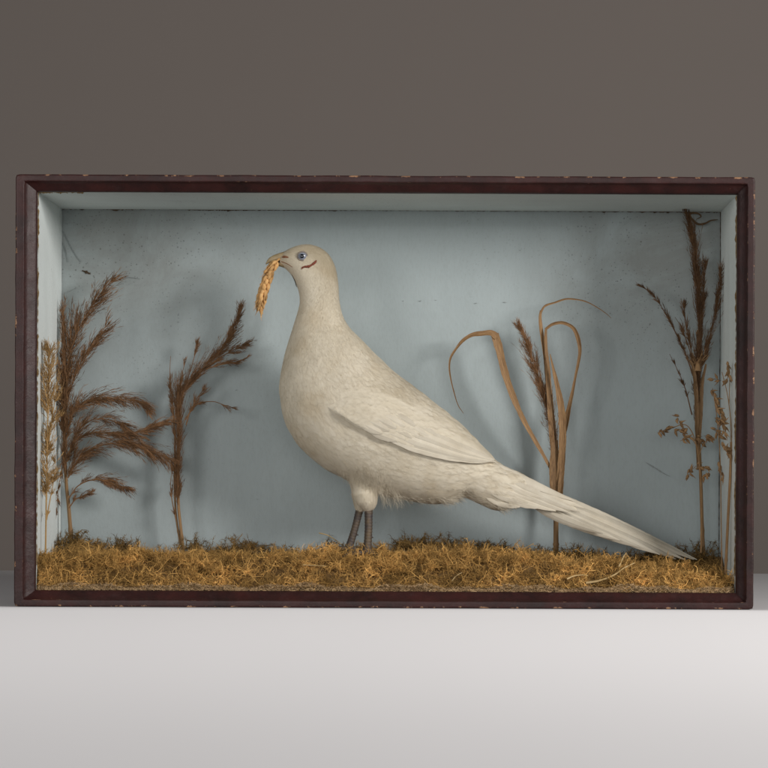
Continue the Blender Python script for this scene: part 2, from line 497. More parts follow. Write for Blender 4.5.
slab('side_panel', [(IX1, YB, IZ0), (IX1, Y0, IZ0), (IX1, Y0, IZ1), (IX1, YB, IZ1), (OX1 - .0006, YB, OZ0 + .001), (OX1 - .0006, Y0, OZ0 + .001), (OX1 - .0006, Y0, OZ1 - .001), (OX1 - .0006, YB, OZ1 - .001)], 0, M['paper_side'])
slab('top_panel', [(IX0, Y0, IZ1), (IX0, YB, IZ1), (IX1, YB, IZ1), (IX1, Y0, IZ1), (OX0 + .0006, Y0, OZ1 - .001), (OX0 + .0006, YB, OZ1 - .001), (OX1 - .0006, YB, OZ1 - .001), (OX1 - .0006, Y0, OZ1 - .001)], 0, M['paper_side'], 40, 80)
slab('base_board', [(IX0, YB, IZ0), (IX0, Y0, IZ0), (IX1, Y0, IZ0), (IX1, YB, IZ0), (OX0 + .0006, YB, OZ0 + .001), (OX0 + .0006, Y0, OZ0 + .001), (OX1 - .0006, Y0, OZ0 + .001), (OX1 - .0006, YB, OZ0 + .001)], 0, M['bead'])

def strip(mb, pts, widths, Y, mi, n=40, jag=.3, lift=.0004):
    """a thin raised mark on the back paper (crack, seam, stain)"""
    p = resample(PP(pts, Y), n)
    w = np.interp(np.linspace(0, 1, n), np.linspace(0, 1, len(widths)), widths) * S
    w = np.maximum(w * (1 + jag * rng.normal(size=n)), .00012)
    tan = norm(np.gradient(p, axis=0)); side = np.stack([-tan[:, 2], 0 * w, tan[:, 0]], 1)
    g = np.zeros((n, 3, 3))
    g[:, 0] = p - side * w[:, None] * .5; g[:, 2] = p + side * w[:, None] * .5
    g[:, 1] = p; g[:, 1, 1] -= lift
    g[:, 0, 1] += .0002; g[:, 2, 1] += .0002
    mb.grid(g, rng.uniform(.8, 1.2), mi)

def build_back():
    mb = MB()
    n1, n2 = 110, 60
    g = np.zeros((n1, n2, 3))
    for a in range(n1):
        for b in range(n2):
            s, t = a / (n1 - 1), b / (n2 - 1)
            bump = .0009 * math.sin(s * 23 + math.sin(t * 5)) * math.sin(math.pi * t) * math.sin(math.pi * s)
            g[a, b] = (OX0 + (OX1 - OX0) * s, YB + .0015 + bump, OZ0 + .003 + (OZ1 - OZ0 - .006) * t)
    mb.grid(g, mi=0)
    g2 = g.copy(); g2[:, :, 1] = YB + .010
    mb.grid(g2, .2, 1, flip=True)
    for e in (np.stack([g[0], g2[0]], 0), np.stack([g2[-1], g[-1]], 0), np.stack([g2[:, 0], g[:, 0]], 1), np.stack([g[:, -1], g2[:, -1]], 1)):
        mb.grid(e, .2, 1, flip=True)
    Yb = YB + .0004
    # ragged brown seam along the top, corner creases
    strip(mb, [(62, 208.6), (90, 208.4), (115, 208.9), (150, 208.3), (200, 209.6), (260, 209.8)], [2.0, 1.5, 2.6, 1.3, 2.0, 1.4], Yb - .0006, 2, 160, .45)
    strip(mb, [(258, 209.8), (330, 209.9), (420, 210.3), (520, 210.8), (600, 211.1), (690, 211.6), (720, 211.6)], [1.4, 1.7, 1.0, 1.2, 1.0, 1.8, 1.5], Yb - .0006, 2, 260, .45)
    for x, y, w in ((82, 208.8, 3), (100, 207.8, 2.6), (115.5, 209.6, 4.2), (141, 208.6, 2), (228, 210, 2), (604, 211.5, 2.2), (655, 211.6, 2.6), (668, 211.8, 2)):
        strip(mb, [(x - w, y), (x, y + .3), (x + w, y)], [.6, 3.0, .6], Yb - .0008, 2, 12, .2)
    strip(mb, [(720.4, 212), (720.3, 300), (719.6, 420), (718.8, 560)], [.8, .5, .6, .5], Yb, 2, 120, .5)
    strip(mb, [(62.2, 210), (61.6, 260), (61.6, 300)], [.9, .5, .7], Yb, 3, 60, .5)
    strip(mb, [(63, 231), (69, 243), (75, 254), (81, 262)], [1, .8, .9, .5], Yb, 3, 30)
    strip(mb, [(63, 242), (66, 252), (68, 262)], [.6, .8, .4], Yb, 3, 20)
    strip(mb, [(62.5, 294), (68, 291.5), (76, 288)], [.8, 1.0, .4], Yb, 3, 20)
    strip(mb, [(82, 270.5), (86, 272), (90.6, 274)], [1.0, 3.2, 1.4], Yb, 2, 20, .25)
    strip(mb, [(646, 462.5), (655, 468), (663, 473), (670, 476.5)], [.5, 1.5, 1.2, .3], Yb, 3, 24, .35)
    strip(mb, [(122, 277), (132, 277.5), (140, 279)], [.4, 1.2, .4], Yb, 3, 20, .4)
    for x, y in ((403, 301), (420, 301), (436, 300), (256, 340), (257, 499), (476, 303), (520, 250), (505, 302), (180, 354), (178, 322), (197, 340), (165, 330), (160, 365), (236, 390), (312, 300), (560, 300), (590, 308)):
        r = rng.uniform(.5, 1.3)
        strip(mb, [(x - r, y), (x, y + .2), (x + r * 1.2, y + rng.uniform(-.5, .5))], [.3, r * 1.1, .3], Yb, 3, 8, .2)
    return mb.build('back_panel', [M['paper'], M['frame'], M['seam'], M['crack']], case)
build_back()
# yellowed glue line round the front edge of the lining
def glue_line(a, b, n):
    mb = MB()
    def ln(a, b, off, n=120):
        a, b = np.array(a), np.array(b)
        t = np.linspace(0, 1, n)[:, None]; p = a * (1 - t) + b * t
        p = p + rng.normal(size=p.shape) * .00015
        w = .0011 * np.clip(.7 + .45 * np.sin(np.arange(n) * .31) + .5 * rng.normal(size=n), .15, 2.2)
        mb.tube(p, w * .8, 6, np.clip(1 + .3 * rng.normal(size=n).repeat(6), .5, 1.6) if False else 1.0)
    ln(a, b, 0, n)
    return mb.build('glue_line', M['rust'], case)
gy = Y0 + .0015
glue_line((IX0 + .0004, gy, IZ0 + .03), (IX0 + .0004, gy, IZ1), 120)
glue_line((IX1 - .0004, gy, IZ0 + .02), (IX1 - .0004, gy, IZ1), 120)
glue_line((IX0, gy, IZ1 - .0003), (IX0 + .055, gy, IZ1 - .0003), 50)

# ------------------------------------------------------------------ moss floor
FL = IZ0
def hash_noise(x, y, k):
    return (np.sin(x * 37 * k + 1.3) * np.cos(y * 41 * k + .7) + np.sin(x * 83 * k + y * 29 * k) * .6 + np.sin((x * 17 - y * 71) * k + 2.1) * .5) / 2.1
def moss_h(x, y):
    px = x / S + 384
    h = np.interp(y, [0, .019, .03, .045, .07, .10, .16, .215], [.008, .0105, .023, .033, .0400, .0415, .0410, .043])
    right = np.clip((px - 540) / 160, 0, 1)
    h = h * (1 - right * np.interp(y, [.02, .05, .12, .18], [.25, .48, .36, .05]))
    h = h + .022 * np.exp(-((px - 36) / 13) ** 2) * np.clip((y - .018) / .012, 0, 1) * np.clip((.06 - y) / .03, 0, 1)
    h = h + .0065 * np.exp(-((px - 362) / 22) ** 2 - ((y - .085) / .03) ** 2)
    h = h + (.0064 * hash_noise(x, y, .8) + .0042 * hash_noise(x + .31, y, 2.9)) * np.clip((y - .018) / .035, .1, 1)
    h = h + .014 * np.exp(-((x - LX(70)) / .024) ** 2) * np.clip((y - .06) / .08, 0, 1)
    h = h + .0065 * np.exp(-((px - 440) / 48) ** 2) * np.clip((y - .03) / .06, 0, 1) + .0035 * np.exp(-((px - 330) / 25) ** 2) * np.clip((y - .03) / .06, 0, 1)
    return np.maximum(h, .002)
NCL = 330
CLX = rng.uniform(IX0, IX1, NCL); CLY = .018 + .19 * rng.random(NCL) ** 1.4; CLR = rng.uniform(.008, .015, NCL); CLT = rng.uniform(.72, 1.28, NCL)
def sprigs(mb, n, ylo, yhi, stem_l, br_l, nbr, rad, tintr, up=.5, mi=0, bias=1.0, extra=0.0, xr=None, clumps=None):
    x = rng.uniform(IX0 + .006, IX1 - .006, n) if xr is None else xr
    y = ylo + (yhi - ylo) * rng.random(n) ** bias
    z = FL + moss_h(x, y) - .006 + extra
    ctint = 1.0
    if clumps is not None:
        d2 = ((x[:, None] - CLX[None]) ** 2 + ((y[:, None] - CLY[None]) * 1.15) ** 2)
        j = d2.argmin(1); d = np.sqrt(d2[np.arange(n), j]) / CLR[j]
        z = z + clumps * np.clip(1 - d ** 2, -.6, 1) * np.clip((y - .018) / .015, .2, 1)
        ctint = CLT[j] * np.interp(d, [0, .8, 1.4], [1.08, 1, .8])
    root = np.stack([x, y, z], 1)
    d = norm(rng.normal(size=(n, 3)) * [1.1, 1, .4] + [0, -.35, up])
    L = stem_l * rng.uniform(.6, 1.3, n)
    K = 8
    curl = norm(rng.normal(size=(n, 3)))
    pts = np.zeros((n, K, 3)); pts[:, 0] = root; dd = d.copy()
    for k in range(1, K):
        pts[:, k] = pts[:, k - 1] + dd * (L / (K - 1))[:, None]
        dd = norm(dd + curl * .70 + rng.normal(size=(n, 3)) * .30)
    pts[:, :, 0] = np.clip(pts[:, :, 0], IX0 + .0015, IX1 - .0015)
    pts[:, :, 1] = np.clip(pts[:, :, 1], .0185, YB - .002)
    tn = rng.uniform(*tintr, n) * (1 + .38 * hash_noise(x * 1.3 + .2, y * 1.7, 1.6)) * ctint
    r = np.repeat((rad * rng.uniform(.8, 1.3, n))[:, None], K, 1) * np.linspace(1.1, .5, K)
    mb.strands(pts, r, tn, mi)
    # branchlets
    N = n * nbr
    si = np.repeat(np.arange(n), nbr)
    kk = rng.random(N) * (K - 1.001); k0 = kk.astype(int); fr = (kk - k0)[:, None]
    p0 = pts[si, k0] * (1 - fr) + pts[si, k0 + 1] * fr
    tan = norm(pts[si, k0 + 1] - pts[si, k0])
    bd = norm(tan * .6 + rng.normal(size=(N, 3)) * .75)
    bl = br_l * rng.uniform(.5, 1.3, N)
    K2 = 5; cu = norm(rng.normal(size=(N, 3))) * .62
    b = np.zeros((N, K2, 3)); b[:, 0] = p0; dd = bd
    for k in range(1, K2):
        b[:, k] = b[:, k - 1] + dd * (bl / (K2 - 1))[:, None]
        dd = norm(dd + cu)
    b[:, :, 0] = np.clip(b[:, :, 0], IX0 + .001, IX1 - .001)
    b[:, :, 1] = np.clip(b[:, :, 1], .0178, YB - .001)
    r = np.repeat((rad * .62 * rng.uniform(.7, 1.3, N))[:, None], K2, 1) * np.linspace(1, .35, K2)
    mb.strands(b, r, tn[si] * rng.uniform(.8, 1.25, N), mi)

def build_moss():
    mb = MB()
    xs = np.linspace(IX0 + .0008, IX1 - .0008, 240); ys = np.linspace(.0170, YB - .0015, 60)
    X, Y = np.meshgrid(xs, ys, indexing='ij')
    Z = FL + np.maximum(moss_h(X, Y) - .006, .0015)
    mb.grid(np.stack([X, Y, Z], -1), 1.0, 1)
    sprigs(mb, 8600, .0195, .105, .0135, .0052, 13, .00036, (.55, 1.5), .10, clumps=.0075)
    sprigs(mb, 1300, .02, .10, .020, .007, 5, .00055, (.9, 1.7), .1, clumps=.0085)
    nx = 420
    sprigs(mb, 900, .0185, .028, .010, .0045, 10, .0003, (.6, 1.4), .0)
    sprigs(mb, nx, .0195, .05, .0125, .0052, 12, .0003, (.5, 1.3), .1, xr=rng.uniform(LX(36), LX(56), nx))
    sprigs(mb, 1700, .09, .20, .015, .0065, 11, .00038, (.45, 1.1), .3)
    sprigs(mb, 1000, .021, .085, .022, .004, 3, .00028, (1.2, 2.3), .0)     # longer pale threads
    o = mb.build('moss_bed', [M['moss'], M['moss_soil']], None, (0, .11, FL))
    tag(o, 'bed of curly golden brown dried moss covering the case floor', 'moss', None, 'stuff')
    mb = MB()
    sprigs(mb, 1100, .155, .213, .017, .0065, 16, .00042, (.6, 1.3), .5)
    cx = rng.choice([400, 408, 412, 432, 455, 462, 470, 478, 500, 250, 240, 330, 122, 128, 190, 75, 66, 655, 690, 705], 420)  # tufts at the right end also carry shade in their darker colour
    sprigs(mb, 420, .165, .205, .019, .0065, 20, .00044, (.6, 1.3), .8, 0, 1.0, .010, np.array([P(c, 540, .18)[0] for c in cx]) + rng.normal(size=420) * .009)
    o = mb.build('brown_moss', M['moss_dark'], None, (0, .19, FL))
    tag(o, 'darker brown moss tufts along the foot of the blue back wall', 'moss', None, 'stuff')
    # dusty crumbs against the front lip
    mb = MB()
    n = 12000
    x = rng.uniform(IX0 + .002, IX1 - .002, n); y = .0172 + .0045 * rng.random(n) ** 1.3
    z = FL + .0003 + rng.random(n) * (.0062 + .0022 * np.sin(x * 47) + .0016 * np.sin(x * 131 + 1))
    c = np.stack([x, y, z], 1); d = norm(rng.normal(size=(n, 3)) * [1.3, .6, .6]); l = rng.uniform(.0008, .0032, n)[:, None]
    pts = np.stack([c - d * l, c + rng.normal(size=(n, 3)) * .0004, c + d * l], 1)
    pts[:, :, 1] = np.maximum(pts[:, :, 1], .0170); pts[:, :, 2] = np.maximum(pts[:, :, 2], FL + .0002)
    mb.strands(pts, np.repeat(rng.uniform(.00012, .00050, n)[:, None], 3, 1), rng.uniform(.45, 1.2, n))
    o = mb.build('moss_crumbs', M['dust'], None, (0, .022, FL))
    tag(o, 'dusty tan crumbs of moss along the bottom lip of the frame', 'moss crumbs', None, 'stuff')
build_moss()

# ------------------------------------------------------------------ bird
YC = .108
bird = thing('pheasant', 'stuffed white pheasant with a long tail standing on moss, facing left', 'bird', P(366, 548, YC))
STN = [  # top px, bottom px, half width px
    ((280.0, 254.8), (280.6, 265.4), 4.2), ((286.5, 250.4), (285.5, 268.6), 8), ((296, 246.2), (291.2, 274.5), 11.2), ((306.5, 244.3), (295.8, 283), 13.6),
    ((318, 246.8), (298.8, 291), 14.6), ((328, 253.8), (300, 298), 15), ((335, 266.5), (299.8, 304.5), 15.5), ((338, 283), (298.2, 311), 16.5),
    ((339.2, 301), (295.2, 321), 19), ((343, 317), (291.2, 334), 23), ((351, 329.5), (287, 347), 29), ((363, 341.5), (283, 364), 36),
    ((378, 357), (280, 385), 42), ((396, 373), (281.2, 407), 46), ((412, 385.5), (288, 428), 48), ((428, 397.5), (302, 449), 49),
    ((442, 408.5), (322, 466.5), 49), ((456, 420), (345, 479), 48), ((468, 431), (370, 490), 45), ((478, 441), (397, 498), 41),
    ((486, 450), (425, 503), 35), ((494, 458.5), (447, 502.5), 29), ((499, 462.5), (459.5, 495.5), 26.5), ((504, 466), (478, 503), 24.5), ((512, 469.5), (496, 510.5), 21), ((521, 473.5), (509, 507.5), 16), ((530, 478.5), (518, 500), 10)]

def body_grid(nu=240, nv=96):
    arr = np.array([[*a, *b, w] for a, b, w in STN])
    mid = (arr[:, :2] + arr[:, 2:4]) / 2
    seg = np.concatenate([[0], np.cumsum(np.linalg.norm(np.diff(mid, axis=0), axis=1))])
    full = np.hstack([mid, arr])
    # resample along mid spine
    m = len(full); ext = np.vstack([2 * full[0] - full[1], full, 2 * full[-1] - full[-2]])
    d = np.linspace(0, seg[-1], nu); i = np.clip(np.searchsorted(seg, d, side='right') - 1, 0, m - 2)
    t = ((d - seg[i]) / (seg[i + 1] - seg[i]))[:, None]
    p0, p1, p2, p3 = ext[i], ext[i + 1], ext[i + 2], ext[i + 3]
    r = .5 * (2 * p1 + (p2 - p0) * t + (2 * p0 - 5 * p1 + 4 * p2 - p3) * t ** 2 + (3 * p1 - p0 - 3 * p2 + p3) * t ** 3)
    for _ in range(3):
        r[1:-1] = (r[:-2] + 2 * r[1:-1] + r[2:]) / 4
    top, bot, w = r[:, 2:4], r[:, 4:6], r[:, 6]
    th = np.linspace(0, 2 * np.pi, nv, endpoint=False)
    G = np.zeros((nu, nv, 3))
    for a in range(nu):
        pt, pb = P(*top[a], YC), P(*bot[a], YC)
        c = (pt + pb) / 2; h = (pt - pb) / 2; ww = w[a] * S * (DIST + YC) / DIST
        ct, st = np.cos(th), np.sin(th)
        ee = .92
        ct = np.sign(ct) * np.abs(ct) ** ee; st = np.sign(st) * np.abs(st) ** ee
        G[a] = c + ct[:, None] * h + st[:, None] * np.array([0, ww, 0])
    # soft unevenness of a stuffed skin
    uu, vv = np.meshgrid(np.arange(nu) / nu, th, indexing='ij')
    wob = (np.sin(uu * 61 + np.cos(vv * 3) * 1.7) * np.cos(vv * 5 + uu * 23) + .6 * np.sin(uu * 97 + vv * 7) * np.cos(vv * 3 - uu * 41)) * .00055
    wob = wob * np.clip((uu - .22) / .12, 0, 1) * np.clip((1 - uu) / .1, 0, 1)
    cc = G.mean(1, keepdims=True)
    G = G + norm(G - cc) * wob[..., None]
    return G, d / seg[-1]
BG, BU = body_grid()
def grid_normals(G, closed_v):
    du = np.gradient(G, axis=0)
    dv = (np.roll(G, -1, 1) - np.roll(G, 1, 1)) if closed_v else np.gradient(G, axis=1)
    return norm(np.cross(dv, du))
BN = grid_normals(BG, True)
cen = BG.mean(1, keepdims=True)
if ((BN * (BG - cen)).sum(-1)).mean() < 0: BN = -BN
def bisample(A, u, v, closed_v):
    nu, nv = A.shape[:2]
    u = np.clip(u, 0, nu - 1.001)
    v = np.mod(v, nv) if closed_v else np.clip(v, 0, nv - 1.001)
    u0 = u.astype(int); v0 = v.astype(int); fu = (u - u0)[..., None]; fv = (v - v0)[..., None]
    v1 = (v0 + 1) % nv
    return (A[u0, v0] * (1 - fu) * (1 - fv) + A[u0 + 1, v0] * fu * (1 - fv) + A[u0, v1] * (1 - fu) * fv + A[u0 + 1, v1] * fu * fv)
def fuzz(mb, G, N, count, Lf, closed_v, tintf=None, r=.000045, lift=.00030):
    """single fine barbs lying along the flow of the feathers"""
    nu, nv = G.shape[:2]
    su = np.linalg.norm(np.gradient(G, axis=0), axis=-1) + 1e-7
    sv = np.linalg.norm((np.roll(G, -1, 1) - np.roll(G, 1, 1)) / 2 if closed_v else np.gradient(G, axis=1), axis=-1) + 1e-7
    p = (su * sv); p = (p / p.sum()).ravel()
    idx = rng.choice(nu * nv, count, p=p)
    u = idx // nv + rng.random(count) - .5; v = idx % nv + rng.random(count) - .5
    u0 = np.clip(u.round().astype(int), 0, nu - 1); v0 = v.round().astype(int) % nv
    if not closed_v: v0 = np.clip(v.round().astype(int), 0, nv - 1)
    L = Lf(np.arange(nu) / (nu - 1))[u0] * rng.uniform(.35, .95, count)
    K = 4; k = np.linspace(0, 1, K)[None]
    ph = u * .37 + v * .9
    yaw = (.35 * np.sin(ph) * np.cos(u * .61 - v * .31) + rng.normal(size=count) * .22)[:, None]
    A = np.cos(yaw) * k * L[:, None]; B = np.sin(yaw) * k * L[:, None]
    uu = u[:, None] + A / su[u0, v0][:, None]; vv = v[:, None] + B / sv[u0, v0][:, None]
    pos = bisample(G, uu, vv, closed_v); nn = norm(bisample(N, uu, vv, closed_v))
    pos = pos + nn * (lift * k ** 1.3 * rng.uniform(.1, 1.3, (count, 1)) + .0002)[..., None]
    t = rng.uniform(.97, 1.06, count)
    if tintf is not None: t = t * tintf(u0, v0)
    mb.strands(pos, np.full((count, K), r) * np.linspace(1.2, .4, K), t)
def plumage(mb, G, N, count, Lf, closed_v, lift=.0010, barbs=13, wmul=.42, barb_w=.00055, tint=(.93, 1.06), mask=None, tintf=None):
    nu, nv = G.shape[:2]
    su = np.linalg.norm(np.gradient(G, axis=0), axis=-1) + 1e-7
    sv = np.linalg.norm((np.roll(G, -1, 1) - np.roll(G, 1, 1)) / 2 if closed_v else np.gradient(G, axis=1), axis=-1) + 1e-7
    Lu = Lf(np.arange(nu) / (nu - 1))
    dens = su * sv / (Lu[:, None] ** 2)
    if mask is not None: dens = dens * mask
    if not closed_v: dens = dens[:, :-1] if False else dens
    p = (dens / dens.sum()).ravel()
    idx = rng.choice(nu * nv, count, p=p)
    u = idx // nv + rng.random(count) - .5; v = idx % nv + rng.random(count) - .5
    u0 = np.clip(u.round().astype(int), 0, nu - 1); v0 = (v.round().astype(int)) % nv
    L = Lu[u0] * rng.uniform(.8, 1.25, count)
    yaw = rng.normal(size=count) * .16
    K = 3
    s = (np.arange(barbs) // 2) / max(1, (barbs - 1) // 2)   # 0..1 along shaft
    side = np.where(np.arange(barbs) % 2 == 0, 1.0, -1.0)
    k = np.linspace(0, 1, K)
    # local coords: along, across [count, barbs, K]
    a0 = (s * .62)[None, :, None]
    blen = (.42 * np.sqrt(np.clip(1 - (s * .9 - .1) ** 2, .05, 1)))[None, :, None]
    ang = np.radians(38 - 26 * s)[None, :, None]
    jit = rng.normal(size=(count, barbs, 1)) * .12
    al = a0 + blen * np.cos(ang) * k[None, None, :]
    ac = side[None, :, None] * blen * np.sin(ang) * k[None, None, :] * wmul / .3 * (1 + jit) + jit * .1 * k
    al = al * (1 + jit * .5)
    ca, sa = np.cos(yaw)[:, None, None], np.sin(yaw)[:, None, None]
    A = (al * ca - ac * sa) * L[:, None, None]; B = (al * sa + ac * ca) * L[:, None, None]
    uu = u[:, None, None] + A / su[u0, v0][:, None, None]
    vv = v[:, None, None] + B / sv[u0, v0][:, None, None]
    pos = bisample(G, uu, vv, closed_v); nn = norm(bisample(N, uu, vv, closed_v))
    hgt = lift * (L / L.mean())[:, None, None] * (.5 + 1.1 * np.clip(al, 0, 1.2)) * rng.uniform(.5, 1.4, (count, 1, 1))
    pos = pos + nn * hgt[..., None]
    wid = barb_w * (L / .010)[:, None, None] * np.array([1.0, 1.0, .35])[None, None, :] * np.ones((1, barbs, 1))
    wid = np.clip(wid, .00022, .0009)
    t = rng.uniform(*tint, count)
    if tintf is not None: t = t * tintf(u0, v0)
    tt = np.repeat(t, barbs)
    mb.ribbons(pos.reshape(-1, K, 3), nn.reshape(-1, K, 3), wid.reshape(-1, K), tt)

# thighs
def thigh_grid(pts, Y, nv=40, nu=40):
    """pts: (px, py, half-width px)"""
    a = resample(np.array(pts, float), nu)
    th = np.linspace(0, 2 * np.pi, nv, endpoint=False)
    G = np.zeros((nu, nv, 3))
    for i in range(nu):
        c = P(a[i, 0], a[i, 1], YC + (Y - YC) * np.interp(i / nu, [0, .45, .8], [.1, .6, 1])); w = a[i, 2] * S
        G[i] = c + np.stack([np.cos(th) * w, np.sin(th) * w * 1.1, 0 * th], 1)
    return G
YN, YF = YC - .021, YC + .023
TG1 = thigh_grid([(378, 452, 13), (371, 470, 14), (366.5, 484, 13.6), (365.4, 495, 12.8), (366.6, 503, 10.6), (367.6, 508, 7.2), (368, 511, 3.8)], YN)
TG2 = thigh_grid([(366, 456, 13), (361, 472, 12.5), (359.4, 486, 10.5), (360, 496, 8.5), (360.4, 503, 7), (360, 508, 5.2), (360, 511.5, 3.6)], YF)

def closed_loft(mb, G):
    mb.grid(G, closed_v=True); mb.cap(G[0], flip=True); mb.cap(G[-1])
def crown_tint(u0, v0):
    u = u0 / (len(BG) - 1.0)
    ct = np.cos(2 * np.pi * v0 / BG.shape[1])              # 1 on top
    crown = np.exp(-((u - .10) / .08) ** 2) * np.clip(ct * 1.3 + .15, 0, 1)
    mantle = np.exp(-((u - .47) / .05) ** 2) * np.clip(ct * 1.6 - .25, 0, 1)
    lore = np.exp(-(u / .030) ** 2) + .35 * np.exp(-((u - .06) / .03) ** 2)
    return 1 - .36 * np.minimum(crown, 1) - .16 * mantle - .22 * lore
def build_body():
    # one continuous skin: torso and both thighs fused
    mb = MB(); closed_loft(mb, BG); closed_loft(mb, TG1); closed_loft(mb, TG2)
    raw = mb.build('raw_skin', M['plumage'])
    md = raw.modifiers.new('r', 'REMESH'); md.mode = 'VOXEL'; md.voxel_size = .0016
    sm = raw.modifiers.new('s', 'SMOOTH'); sm.iterations = 18; sm.factor = .5
    dg = bpy.context.evaluated_depsgraph_get(); ev = raw.evaluated_get(dg); me = ev.to_mesh()
    n = len(me.vertices); co = np.zeros(n * 3, np.float32); me.vertices.foreach_get('co', co); co = co.reshape(-1, 3).astype(float)
    nv_ = np.zeros(n * 3, np.float32); me.vertices.foreach_get('normal', nv_); co = co + nv_.reshape(-1, 3) * .00014
    quads = [tuple(p.vertices) for p in me.polygons if len(p.vertices) == 4]
    tris = [tuple(p.vertices) for p in me.polygons if len(p.vertices) == 3]
    ev.to_mesh_clear(); bpy.data.objects.remove(raw)
    polys = quads + tris
    # melt the thighs into the belly
    ed = np.array([(q[k], q[(k + 1) % len(q)]) for q in polys for k in range(len(q))])
    xx = (co[:, 0] - CAMX) / (S * (DIST + co[:, 1]) / DIST) + CX; yy = CY - (co[:, 2] - CAMZ) / (S * (DIST + co[:, 1]) / DIST)
    wgt = np.exp(-((xx - 366) / 22) ** 4) * np.exp(-((yy - 481) / 11) ** 4)
    deg = np.bincount(ed[:, 0], minlength=n) + np.bincount(ed[:, 1], minlength=n)
    for _ in range(110):
        acc = np.stack([np.bincount(ed[:, 0], co[ed[:, 1], k], n) + np.bincount(ed[:, 1], co[ed[:, 0], k], n) for k in range(3)], 1) / np.maximum(deg, 1)[:, None]
        co = co + (acc - co) * (wgt * .8)[:, None]
    bvh = BVHTree.FromPolygons([tuple(v) for v in co], polys)
    mb = MB()
    f = np.full((len(polys), 4), -1, np.int64)
    if quads: f[:len(quads)] = quads
    if tris: f[len(quads):, :3] = tris
    mb.v.append(co); mb.f.append(f); mb.mi.append(np.zeros(len(f))); mb.uv.append(np.zeros((n, 2))); mb.n = n
    # natural markings of the skin base follow the nearest body station
    flat = BG.reshape(-1, 3)[::7]; ids = np.arange(BG.shape[0] * BG.shape[1])[::7]
    tn = np.ones(n)
    for a in range(0, n, 4000):
        d = ((co[a:a + 4000, None] - flat[None]) ** 2).sum(-1); j = ids[d.argmin(1)]
        tn[a:a + 4000] = crown_tint(j // BG.shape[1], j % BG.shape[1])
    mb.t.append(tn)
    Lf = lambda u: np.interp(u, [0, .08, .2, .3, .4, .55, .8, .95, 1], [.0022, .0030, .0045, .0065, .0090, .0115, .0125, .015, .015])
    plumage(mb, BG, BN, 15000, Lf, True, .00017, 15, barb_w=.0005, tint=(.955, 1.035), tintf=crown_tint)
    fuzz(mb, BG, BN, 70000, Lf, True, crown_tint)
    for G in (TG1, TG2):
        N = grid_normals(G, True); c = G.mean(1, keepdims=True)
        if ((N * (G - c)).sum(-1)).mean() < 0: N = -N
        low = np.zeros(G.shape[:2]); low[27:] = 1.0
        plumage(mb, G, N, 420, lambda u: np.interp(u, [0, 1], [.009, .004]), True, .00010, 15, tint=(.96, 1.04), mask=low)
        fuzz(mb, G[26:], N[26:], 1500, lambda u: np.interp(u, [0, 1], [.006, .004]), True)
    # soft feathering that runs from the belly down over the thighs
    nn_ = 3500; roots = []; nrm_ = []
    while len(roots) < nn_:
        px, py = 366 + rng.normal() * 11, 482 + rng.normal() * 9
        a_, b_ = P(px, py, -.2), P(px, py, .2); d_ = b_ - a_
        if rng.random() < .3: a_, d_ = b_, -d_
        hit, nr_, _, _ = bvh.ray_cast(Vector(a_), Vector(d_).normalized())
        if hit is not None: roots.append(np.array(hit)); nrm_.append(np.array(nr_))
    roots = np.array(roots); nrm_ = np.array(nrm_)
    pts = np.zeros((nn_, 5, 3)); pts[:, 0] = roots - nrm_ * .0003; dd = norm(np.array([[.15, 0, -1.0]]) + nrm_ * .06 + rng.normal(size=(nn_, 3)) * .25)
    l_ = rng.uniform(.004, .010, nn_)
    for k in range(1, 5):
        pts[:, k] = pts[:, k - 1] + dd * (l_ / 4)[:, None]; dd = norm(dd - nrm_ * .05)
    mb.strands(pts, np.full((nn_, 5), .00006) * np.linspace(1.2, .4, 5), rng.uniform(.88, 1.06, nn_))
    # loose down: vent, back of the thigh, under the tail coverts
    def down(n, x0, x1, yfun, Y, L, dirv, spread=.45, r=.00013):
        x = rng.uniform(x0, x1, n); y = np.array([yfun(q) for q in x]) + rng.normal(size=n) * 1.6
        root = np.array([P(a, b, Y + rng.normal() * .016) for a, b in zip(x, y)])
        d = norm(np.array(dirv)[None] + rng.normal(size=(n, 3)) * spread); l = L * rng.uniform(.4, 1.3, n)
        K = 5; pts = np.zeros((n, K, 3)); pts[:, 0] = root; dd = d; cu = rng.normal(size=(n, 3)) * .16 + [.05, 0, -.06]
        for k in range(1, K):
            pts[:, k] = pts[:, k - 1] + dd * (l / (K - 1))[:, None]; dd = norm(dd + cu)
        mb.strands(pts, np.full((n, K), r) * np.linspace(1.2, .5, K), rng.uniform(.88, 1.05, n))
    bot = lambda q: np.interp(q, [370, 390, 410, 430, 450, 460, 470, 485, 500, 512], [488, 494, 498, 499.5, 498, 493, 496, 502, 506, 501])
    down(1500, 378, 455, bot, YC, .0095, (.9, 0, -.35), .35, .00009)
    down(900, 438, 460, lambda q: np.interp(q, [438, 450, 460], [499, 499, 493]), YC - .004, .011, (.95, 0, -.25), .28, .00009)
    down(700, 496, 516, lambda q: np.interp(q, [496, 508, 516], [507, 504, 497]), YC - .003, .012, (.9, 0, -.35), .25, .00009)
    down(380, 378, 400, lambda q: 490, YC - .01, .020, (.3, 0, -1), .22, .00007)
    down(800, 462, 514, bot, YC, .0085, (.95, 0, -.2), .3, .00009)
    down(160, 452, 464, lambda q: 488, YC - .016, .012, (.8, -.1, -.3))
    o = mb.build('body', M['plumage'], bird)
    return o, bvh
body, BVH = build_body()

